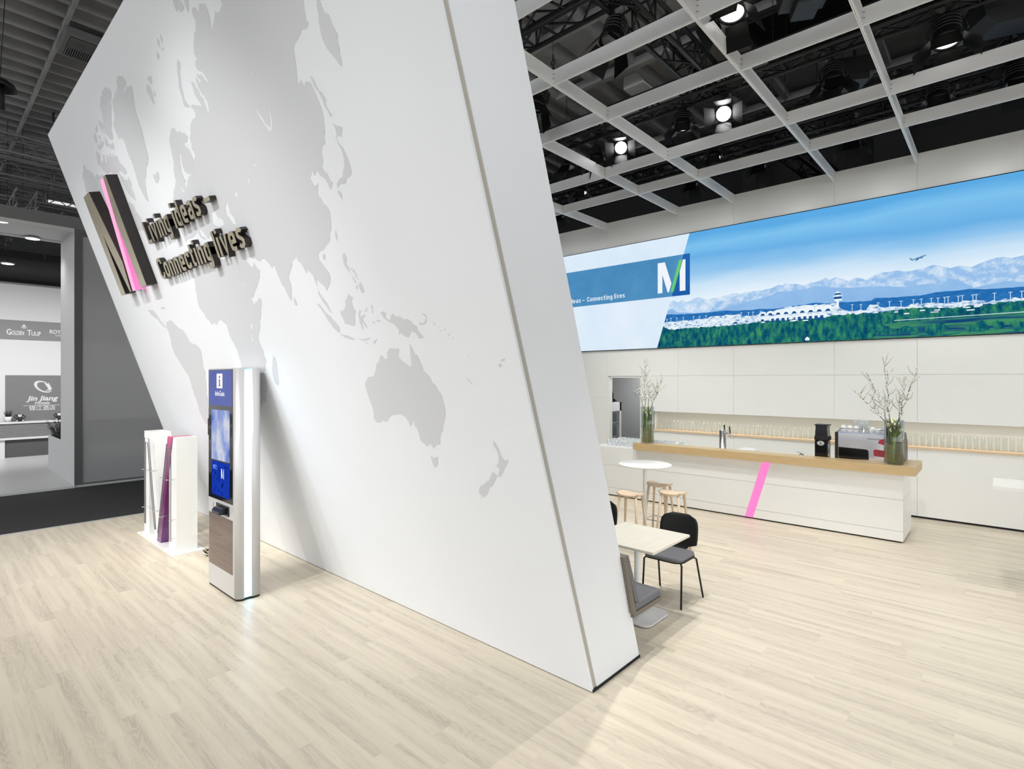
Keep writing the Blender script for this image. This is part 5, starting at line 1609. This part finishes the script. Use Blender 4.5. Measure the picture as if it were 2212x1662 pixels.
# the fixtures' light on the stand, from unseen spots placed below the beams
for loc, tg, p in (((-3.4, 6.4, 5.95), (-3.6, 8.9, .4), 330), ((-5.0, 6.6, 5.9), (-4.9, 9.2, .5), 460), ((-1.63, 8.1, 5.9), (-1.6, 9.8, .9), 90), ((-.48, 7.8, 5.9), (.2, 10.4, .9), 240),
                   ((-.25, 6.5, 6.0), (-.4, 5.6, 0), 200), ((-2.75, 4.4, 6.1), (-2.6, 4.7, 0), 560), ((-2.05, 5.4, 5.9), (-1.4, 4.2, 0), 330), ((-3.25, 5.25, 5.9), (-3.9, 6.7, 0), 330), ((-6.4, 8.6, 5.9), (-6.5, 9.6, 1), 300), ((.8, 4.6, 6.0), (.6, 4.2, 0), 260), ((1.5, 7.6, 6.0), (1.4, 5.6, 0), 160)):
    spot((loc[0], loc[1], 5.60), tg, p * .70, 84, .8, .05, (1, .985, .95))

for lx in (-7.6, -5.9, -4.47, -3.0, -1.6, -.2, 1.3):  # added unseen spots that brighten the back wall
    spot((lx, 9.3, 5.60), (lx, 10.7, 3.6), 26, 130, 1, .1, (1, .99, .97))
spot((-.5, 2.9, 5.6), (.4, 8.9, 0), 250, 46, .8, .05)
spot((-3.4, 5.6, 5.6), (-3.62, 6.7, 1.05), 60, 22, .6, .05)  # added unseen spot that brightens the round table top
# black speaker and moving-head units in the ceiling
q = MB(); q.prism([(-.32, -.12), (-.36, .02), (-.28, .16), (.34, .20), (.40, .1), (.40, -.16), (-.2, -.22)], -.22, .22, 'y')
sp_ = obj('loudspeaker', q, M_black); sp_.location = (.04, 8.32, 6.38); sp_.rotation_euler = (.1, 0, .5)
setp(sp_, 'black loudspeaker cabinet hanging at the upper right corner', 'speaker')
for loc, rz, lab in (((-1.55, 6.35, 6.30), .5, 'black box projector under the ceiling, right of the near cross beam'), ((-1.45, 8.30, 6.25), .5, 'black box projector behind the centre right spotlight')):
    t = thing('projector', lab, 'projector', loc, rz)
    q = MB(); q.prism([(-.24, -.10), (-.26, .10), (.22, .12), (.26, .04), (.20, -.10)], -.16, .16, 'y'); obj('housing', q, M_hsg, t)
    q = MB(); q.box(-.12, -.17, -.20, .12, .17, -.10, .01); obj('base', q, M_hsg, t)
    q = MB(); q.tube([(0, 0, .1), (0, 0, .30)], .02, 8); obj('hanger', q, M_hsg, t)
# slatted air grille on the hall ceiling above the stand, pale service box, loose cable coil
q = MB()
q.box(-3.6, 10.3, 8.78, -.4, 12.2, 8.86)
for xx in (-3.4, -.6): q.box(xx - .02, 11.4, 8.86, xx + .02, 11.44, 9.25)
for i in range(23): q.box(-3.6, 10.32 + i * .08, 8.72, -.4, 10.34 + i * .08, 8.78)
setp(obj('air_grille', q, M_black, loc=(-2, 11.3, 8.8)), 'long black slatted air grille on the hall ceiling above the grid', 'grille')
q = MB(); q.box(-6.58, 11.15, 8.96, -6.06, 11.9, 9.252, .01)
setp(obj('service_box', q, mat('pale_service_box', (232, 232, 232), .6), loc=(-6.1, 11.5, 8.8)), 'pale rectangular service box on the hall ceiling', 'box')
q = MB(); pts = []
for i in range(70):
    a_ = i * .42; pts.append((-2.45 + .11 * math.cos(a_), 8.02 + .05 * math.sin(a_ * .9), 6.16 + .09 * math.sin(a_)))
q.tube(pts, .006, 5); q.tube([(-2.45, 8.02, 6.22), (-2.45, 7.85, 6.33)], .008, 5)
setp(obj('cable_coil', q, M_black, loc=(-2.45, 8.02, 6.1)), 'coil of black cable hanging from the middle truss', 'cable')
for k, (pp, lab) in enumerate((([(-2.9, 7.9, 6.3), (-2.7, 7.95, 6.15), (-2.55, 7.9, 6.3), (-2.5, 7.8, 6.45)], 'black cable looping beside the glaring spotlight'), ([(-.9, 7.8, 6.55), (-.7, 7.6, 6.42), (-.4, 7.7, 6.6)], 'black cable sagging from the truss at upper right'))):
    q = MB(); q.tube([Vector(pp[0]).lerp(Vector(pp[1]), i / 4) for i in range(4)] + [Vector(p) for p in pp[1:]], .007, 5)
    setp(obj('hanging_cable', q, M_black, loc=pp[0]), lab, 'cable')
# ------------------------------------------------------------ neighbouring booth on the left
XF = -14.3
M_bgrey = mat('booth_mid_grey', (112, 112, 112), .6)
M_bwhite = mat('booth_white', (196, 196, 196), .55)
M_bwall = mat('booth_wall', (186, 186, 186), .6)
M_bframe = mat('booth_frame_grey', (92, 92, 92), .5)
b = MB(); b.box(-22, -8, -.05, XF, 9.5, 0); struct('floor', b, mat('booth_floor_grey', (196, 196, 196), .35))
b = MB(); b.box(XF - .002, -8, -.05, XF + .03, 2.28, .002); struct('trim_4', b, mat('booth_edge', (225, 225, 225), .5))
# header with soffit
hd = thing('booth_header', 'grey header beam spanning the top of the neighbouring booth', 'beam', (XF, 0, 5.3))
b = MB(); b.box(XF - .10, -8, 5.335, XF, 9.5, 5.575); obj('fascia', b, M_bgrey, hd, world=True)
b = MB(); b.box(XF - 1.50, -8, 5.30, XF - .005, 2.36, 5.33); obj('soffit', b, M_bwhite, hd, world=True)
b = MB(); b.box(XF - 1.52, -8, 5.28, XF - 1.38, 2.36, 5.60); obj('rear_beam', b, M_bwhite, hd, world=True)
b = MB(); b.box(XF - .10, -8, 5.26, XF - .004, 2.28, 5.335); obj('front_lip', b, M_bwhite, hd, world=True)
# corner pillar
pl_ = thing('booth_pillar', 'white corner pillar of the neighbouring booth with dark grey edge', 'pillar', (XF - .7, 2.32, 0))
b = MB(); b.box(XF - 1.50, 2.281, 0, XF - .002, 2.36, 5.30); obj('white_side', b, M_bwhite, pl_, world=True)
b = MB(); b.box(XF - .06, 2.285, 0, XF, 2.362, 5.335); obj('dark_edge', b, M_bframe, pl_, world=True)
# frosted glass wall
gl = thing('frosted_glass_wall', 'tall frosted grey glass wall behind the leaning wall', 'glass wall', (XF, 5.5, 0))
mf = bpy.data.materials.new('frosted_grey_glass'); mf.use_nodes = True
nt = mf.node_tree; nt.nodes.clear()
t1 = nt.nodes.new('ShaderNodeBsdfTransparent'); t1.inputs[0].default_value = lin((215, 215, 215))
p1 = nt.nodes.new('ShaderNodeBsdfPrincipled'); p1.inputs['Base Color'].default_value = lin((206, 206, 206)); p1.inputs['Roughness'].default_value = .2
tl1 = nt.nodes.new('ShaderNodeBsdfTranslucent'); tl1.inputs[0].default_value = lin((225, 225, 225))
d1 = nt.nodes.new('ShaderNodeMixShader'); d1.inputs[0].default_value = .5
nt.links.new(p1.outputs[0], d1.inputs[1]); nt.links.new(tl1.outputs[0], d1.inputs[2])
mx = nt.nodes.new('ShaderNodeMixShader'); mx.inputs[0].default_value = .72
om = nt.nodes.new('ShaderNodeOutputMaterial')
nt.links.new(t1.outputs[0], mx.inputs[1]); nt.links.new(d1.outputs[0], mx.inputs[2]); nt.links.new(mx.outputs[0], om.inputs[0])
b = MB(); b.box(XF - .03, 2.42, .03, XF - .02, 9.4, 5.20); obj('pane', b, mf, gl, world=True)
b = MB(); b.box(XF - .05, 2.362, 5.20, XF, 9.5, 5.334); b.box(XF - .05, 2.362, 0, XF, 9.5, .03); b.box(XF - .05, 9.4, 0, XF, 9.5, 5.2); b.box(XF - .05, 2.362, 0.03, XF - .001, 2.42, 5.2)
obj('frame', b, M_bframe, gl, world=True)
# back wall, grey band, sign panel
b = MB(); b.box(-21.3, -8, 0, -21.1, 9.5, 4.94); struct('wall_left', b, M_bwall)
b = MB(); b.box(-21.3, -8, 4.94, -21.08, 9.5, 4.99); struct('trim_5', b, M_bgrey)
sb = thing('sign_band', 'long grey band of hotel names across the booth wall', 'sign', (-21.1, 2.5, 3.36))
b = MB(); b.box(-21.099, -8, 3.355, -21.085, 9.5, 3.91); obj('band', b, M_bgrey, sb, world=True)
FB = frame((-21.0849, 0, 0), (0, 1, 0), (0, 0, 1))
M_sig = mat('sign_white', (205, 205, 205), .6)
for c_, x_, w_, h_ in (('G', 1.842, .10, .155), ('OLDEN', 1.95, .265, .115), ('T', 2.285, .09, .155), ('ULIP', 2.38, .205, .115)):
    text_obj('lettering', c_, FB, x_, 3.49, w_, h_, .002, M_sig, sb, .012)
text_obj('lettering', 'ROYAL', FB, 2.79, 3.575, .40, .11, .002, M_sig, sb, .012)
text_obj('lettering', 'LUXURY', FB, 2.92, 3.50, .25, .045, .002, M_sig, sb, .006)
text_obj('lettering', 'Louvre', FB, 4.03, 3.62, .70, .16, .002, M_sig, sb, .012)
text_obj('lettering', 'Du dato', FB, 4.05, 3.38, .72, .09, .002, M_sig, sb, .006)
q = MB()
for k in range(3):
    q.prism([(2.215 + (.02 + .022 * k) * math.cos(a_), 3.74 + (.018 + .020 * k) * math.sin(a_)) for a_ in (PI + PI * i / 12 for i in range(13))] + [(2.215 + (.012 + .022 * k) * math.cos(a_), 3.74 + (.008 + .020 * k) * math.sin(a_)) for a_ in (2 * PI - PI * i / 12 for i in range(13))], 0, .002)
q.prism([(2.19, 3.74), (2.24, 3.74), (2.245, 3.80), (2.228, 3.775), (2.215, 3.81), (2.202, 3.775), (2.185, 3.80)], 0, .002)
q.xf(Matrix.Translation(-Vector(sb.location)) @ FB); obj('tulip_emblem', q, M_sig, sb)
jp = thing('logo_panel', 'square dark grey panel with hotel logo and Chinese lettering on the booth wall', 'sign', (-21.1, 2.5, 1.1))
b = MB(); b.box(-21.099, 1.815, 1.001, -21.08, 3.3, 2.325); obj('panel', b, mat('panel_dark_grey', (100, 100, 100), .6), jp, world=True)
FP = frame((-21.0799, 0, 0), (0, 1, 0), (0, 0, 1))
M_lg = mat('logo_light_grey', (188, 188, 188), .6)
text_obj('lettering', 'Jin Jiang', FP, 2.27, 1.585, .69, .13, .002, M_lg, jp, .03, .25)
text_obj('lettering', 'Hotels', FP, 2.45, 1.47, .33, .085, .002, M_lg, jp, .02, .25)
text_obj('lettering', '\u9526\u6c5f\u9152\u5e97', FP, 2.325, 1.305, .59, .105, .002, M_lg, jp, .008)
q = MB(); q.prism([(2.20, 1.436), (3.03, 1.436), (3.03, 1.446), (2.20, 1.446)], 0, .002)
q.xf(Matrix.Translation(-Vector(jp.location)) @ FP); obj('rule', q, M_lg, jp)
q = MB(); o1, o2 = [], []
for i in range(25):
    a_ = math.radians(75 + 290 * i / 24); w_ = .012 + .05 * math.sin(PI * i / 24)
    ca, sa = math.cos(a_), math.sin(a_)
    def ell(r_): 
        u, v = r_ * 1.25 * ca, r_ * .78 * sa
        return (2.64 + u * .8 + v * .55, 1.99 - u * .55 + v * .8)
    o1.append(ell(.19)); o2.append(ell(.19 - w_))
q.prism(o1 + o2[::-1], 0, .002)
q.prism([(2.66, 2.11), (2.76, 2.11), (2.84, 1.93), (2.80, 1.88), (2.68, 1.87), (2.76, 1.92)], 0, .002)
q.xf(Matrix.Translation(-Vector(jp.location)) @ FP); obj('ring_emblem', q, M_lg, jp)
# long bench-like counter
lc = thing('booth_counter', 'long two-board display counter along the booth back wall', 'counter', (-20.9, 0, 0))
b = MB(); b.box(-21.08, -6, .955, -20.70, 9, 1.0); obj('top_board', b, M_bwhite, lc, world=True)
b = MB(); b.box(-21.0, -6, .56, -20.74, 9, .955); obj('front_board', b, noisy(mat('grey_wood_front', (104, 104, 104), .6), 5, .12, (1, 1, 8)), lc, world=True)
b = MB(); b.box(-21.08, -6, .505, -20.66, 3.1, .56); obj('lower_board', b, M_bwhite, lc, world=True)
b = MB(); b.box(-21.0, 1.775, 0, -20.76, 3.1, .505); obj('dark_base', b, mat('dark_base_grey', (72, 72, 72), .6), lc, world=True)
b = MB(); b.box(-21.0, 1.2, 0, -20.72, 1.775, .505); obj('white_base', b, M_bwhite, lc, world=True)
# plants
def grass(loc, w, h, n, m_, parent, spread=.35, seed=1):
    random.seed(seed)
    q = MB()
    for i in range(n):
        x_, y_2 = random.uniform(-w, w), random.uniform(-w, w)
        tx_, ty = x_ * 1.2 + random.uniform(-1, 1) * spread * h, y_2 * 1.2 + random.uniform(-1, 1) * spread * h
        z_ = h * random.uniform(.6, 1)
        q.tube([(loc[0] + x_, loc[1] + y_2, loc[2]), (loc[0] + (x_ + tx_) / 2, loc[1] + (y_2 + ty) / 2, loc[2] + z_ * .55), (loc[0] + tx_, loc[1] + ty, loc[2] + z_)], w * .12, 4, w * .02)
    return setp(obj('leaves', q, m_, parent, world=True), kind='stuff')


M_dleaf = mat('dark_grey_leaves', (52, 54, 52), .6)
pt = thing('potted_plant', 'small spiky plant in a white pot on the booth counter', 'plant', (-20.9, 1.86, 1.0))
q = MB(); q.lathe([(.055, 1.001), (.085, 1.15), (.078, 1.15), (.055, 1.02)], (-20.9, 1.86, 0), 20); obj('pot', q, M_bwhite, pt, world=True)
grass((-20.9, 1.86, 1.14), .05, .20, 50, M_dleaf, pt, .25, 2)
px = thing('planter_box', 'long white planter box with dark spiky leaves beside the booth pillar', 'planter', (-16.6, 2.29, 0))
b = MB()
b.box(-17.47, 2.283, 0, -15.81, 2.30, .84); b.box(-17.47, 2.30, 0, -17.45, 2.75, .84); b.box(-17.45, 2.73, 0, -15.81, 2.75, .84); b.box(-17.45, 2.30, 0, -15.81, 2.73, .70)
obj('box', b, M_bwhite, px, world=True)
random.seed(5)
q = MB()
for i in range(110):
    x_ = random.uniform(-17.35, -16.0); y_2 = random.uniform(2.34, 2.7); h_ = random.uniform(.25, .50)
    q.tube([(x_, y_2, .70), (x_ + random.uniform(-.03, .03), y_2 - .02, .70 + h_ * .6), (x_ + random.uniform(-.12, .08), y_2 + random.uniform(-.18, .05), .72 + h_)], .016, 4, .003)
setp(obj('leaves', q, M_dleaf, px, world=True), kind='stuff')
# plush monkeys
for k, (yy, lab) in enumerate(((2.10, 'small plush monkey sitting beside the potted plant on the booth counter'), (2.97, 'small plush monkey half hidden by the white pillar'))):
    c = (-20.88, yy, 1.0)
    t = thing('plush_monkey', lab, 'soft toy', c)
    M_fur = mat('dark_plush', (42, 42, 42), .95); M_lp = mat('light_plush', (196, 196, 196), .95)
    q = MB(); q.ball((0, 0, .065), .065, (.9, 1, 1.0)); q.ball((0, 0, .165), .062, (1, 1.1, .95))
    for s_ in (-1, 1):
        q.ball((0, s_ * .078, .175), .024, (.5, 1, 1)); q.tube([(0, s_ * .055, .10), (.02, s_ * .10, .11), (.03, s_ * .12, .16)], .017, 8, .013); q.tube([(0, s_ * .04, .03), (.05, s_ * .06, .025)], .022, 8)
    obj('body', q, M_fur, t)
    q = MB(); q.ball((.045, -.018, .178), .028, (.6, 1, 1)); q.ball((.045, .018, .178), .028, (.6, 1, 1)); q.ball((.05, 0, .148), .032, (.7, 1.2, .7)); obj('face', q, M_lp, t)
    for s_ in (-1, 1):
        q = MB(); q.ball((.065, s_ * .016, .176), .006, sub=1); obj('eye', q, M_black, t)
        q = MB(); q.ball((.075, s_ * .062, .026), .018, (.4, 1, 1)); obj('foot_pad', q, M_lp, t)
# round lamps in and below the soffit
for loc, lab in (((-14.45, 1.17, 5.297), 'round lit downlight at the front edge of the booth header, by the picture edge'), ((-15.62, 1.78, 5.277), 'round lit downlight on the rear beam of the booth header'), ((-19.2, 1.70, 5.23), 'round lit lamp hanging free above the booth wall')):
    t = thing('downlight', lab, 'lamp', loc)
    q = MB(); q.lathe([(.14, 0), (.14, -.02), (.125, -.025)], n=24, cap=True); obj('ring', q, M_bwhite, t)
    q = MB(); q.lathe([(.12, -.026), (0, -.030)], n=24, cap=True); obj('lit_disc', q, emat('downlight_lit', (255, 255, 255), 6), t)
    if loc[0] < -19:
        q = MB(); q.tube([(0, 0, 0), (0, 0, 3.7)], .006, 5); obj('wire', q, M_black, t)
    pl__ = bpy.data.lights.new('downlight_light', 'SPOT'); pl__.energy = 70; pl__.spot_size = 2.2; pl__.spot_blend = .9; pl__.shadow_soft_size = .12
    po = bpy.data.objects.new('downlight_light', pl__); COL.objects.link(po); po.location = (loc[0], loc[1], loc[2] - .06)
bl_ = bpy.data.lights.new('booth_fill_light', 'AREA'); bl_.shape = 'RECTANGLE'; bl_.size = 14; bl_.size_y = .5; bl_.energy = 300; bl_.spread = math.radians(84)  # unseen area light added to brighten the booth back wall
bo_ = bpy.data.objects.new('booth_fill_light', bl_); COL.objects.link(bo_); bo_.location = (-16.0, 1.5, 5.22)
bo_.rotation_euler = (Vector((-4.4, 0, -3.2)).to_track_quat('-Z', 'Y')).to_euler()
# hanging ducts seen through the opening
for zz, xx, r_, lab in ((5.9, -24.5, .38, 'thick grey air duct seen through the opening above the booth wall'), (5.0, -29.0, .5, 'dark air duct lower and further behind the booth wall')):
    q = MB(); q.tube([(xx, -8, zz), (xx, 12, zz)], r_, 20)
    if xx > -26:
        for yy in (1.9, 3.1): q.tube([(xx, yy, zz + .3), (xx, yy + .1, 8.975)], .02, 5)
    setp(obj('air_duct', q, mat('duct_grey', (84, 84, 84), .6), loc=(xx, 0, zz)), lab, 'duct')
# ceiling vent above the aisle, small ceiling fixtures, fluorescent tube, hanging dome lamp
cv = thing('ceiling_vent', 'slatted air vent box on the hall ceiling above the aisle', 'vent', (-13.9, 2.3, 9.0))
b = MB(); b.box(-14.30, 2.0, 8.84, -13.30, 3.6, 9.0, .01); obj('box', b, M_bgrey, cv, world=True)
b = MB(); b.box(-14.22, 2.08, 8.836, -13.38, 3.5, 8.842); obj('dark_opening', b, M_gap, cv, world=True)
b = MB()
for i in range(40): b.box(-14.20, 2.09 + i * .036, 8.815, -13.84, 2.102 + i * .036, 8.838)
for z_ in range(13): b.box(-13.82 + z_ * .034, 2.09, 8.82, -13.812 + z_ * .034, 3.5, 8.838)
b.box(-14.2, 2.60, 8.81, -13.55, 2.63, 8.84)
obj('slats', b, M_alu, cv, world=True)
for loc, lab in (((-14.6, 2.62, 9.0), 'small hook fixture on the hall ceiling below the vent'), ((-18.0, 2.45, 9.0), 'small hook fixture further along the hall ceiling')):
    q = MB(); q.box(-.10, -.02, -.04, .10, .02, 0); q.box(-.02, -.015, -.22, .02, .015, -.03)
    o = obj('ceiling_bracket', q, M_black); o.location = loc; setp(o, lab, 'bracket')
tb = thing('fluorescent_tube', 'white fluorescent tube light among the far trusses', 'lamp', (-24.8, 3.2, 8.47))
b = MB(); b.tube([(-24.8, 3.2, 8.45), (-24.8, 4.6, 8.45)], .05, 10); obj('tube', b, emat('tube_lit', (235, 235, 235), 1.0), tb, world=True)
b = MB(); b.box(-24.87, 3.18, 8.49, -24.73, 4.62, 8.56); obj('fitting', b, M_bgrey, tb, world=True)
dm = thing('hanging_dome_lamp', 'black dome lamp hanging at the left edge of the picture', 'lamp', (-10.93, .88, 6.5))
q = MB(); q.lathe([(.03, .12), (.10, .10), (.17, .05), (.20, -.02), (.193, -.02), (.16, .04), (.03, .10)], n=32, cap=False); obj('shade', q, M_black, dm)
q = MB(); q.tube([(0, 0, .1), (-.1, .12, 2.5)], .006, 5); obj('cable', q, M_black, dm)
q = MB(); q.lathe([(.0, -.32), (.06, -.32), (.06, .08), (0, .09)], n=16); obj('lamp_body', q, M_black, dm)
q = MB(); q.tube([(-17.0, 3.20, 7.0), (-17.0, 3.20, 9.255)], .006, 5); q.ball((-17, 3.2, 6.62), .09); q.tube([(-17, 3.2, 6.65), (-17, 3.2, 7.0)], .07, 10, .02)
setp(obj('hanging_hook', q, M_black, loc=(-17, 3.2, 7)), 'black chain hook hanging beside the corner of the leaning wall', 'hook')
# faint light on the hall ceiling over the aisle
al = bpy.data.lights.new('hall_light', 'AREA'); al.energy = 60; al.size = 6
ao = bpy.data.objects.new('hall_light', al); COL.objects.link(ao); ao.location = (-12, -4, 8.8); aim(ao, (-14, 3, 0))
# warm light strip hidden in the top of the niche
nl = bpy.data.lights.new('niche_light', 'AREA'); nl.shape = 'RECTANGLE'; nl.size = 8.5; nl.size_y = .03; nl.energy = 17; nl.color = (1, .95, .82)
no = bpy.data.objects.new('niche_light', nl); COL.objects.link(no); no.location = (-1.2, YB + .06, NZ1 - .006); no.rotation_euler = (-.5, 0, 0)
# store room lamp
sl_ = bpy.data.lights.new('store_light', 'AREA'); sl_.energy = 34; sl_.size = .6
so = bpy.data.objects.new('store_light', sl_); COL.objects.link(so); so.location = (-6.4, 11.8, 2.8)
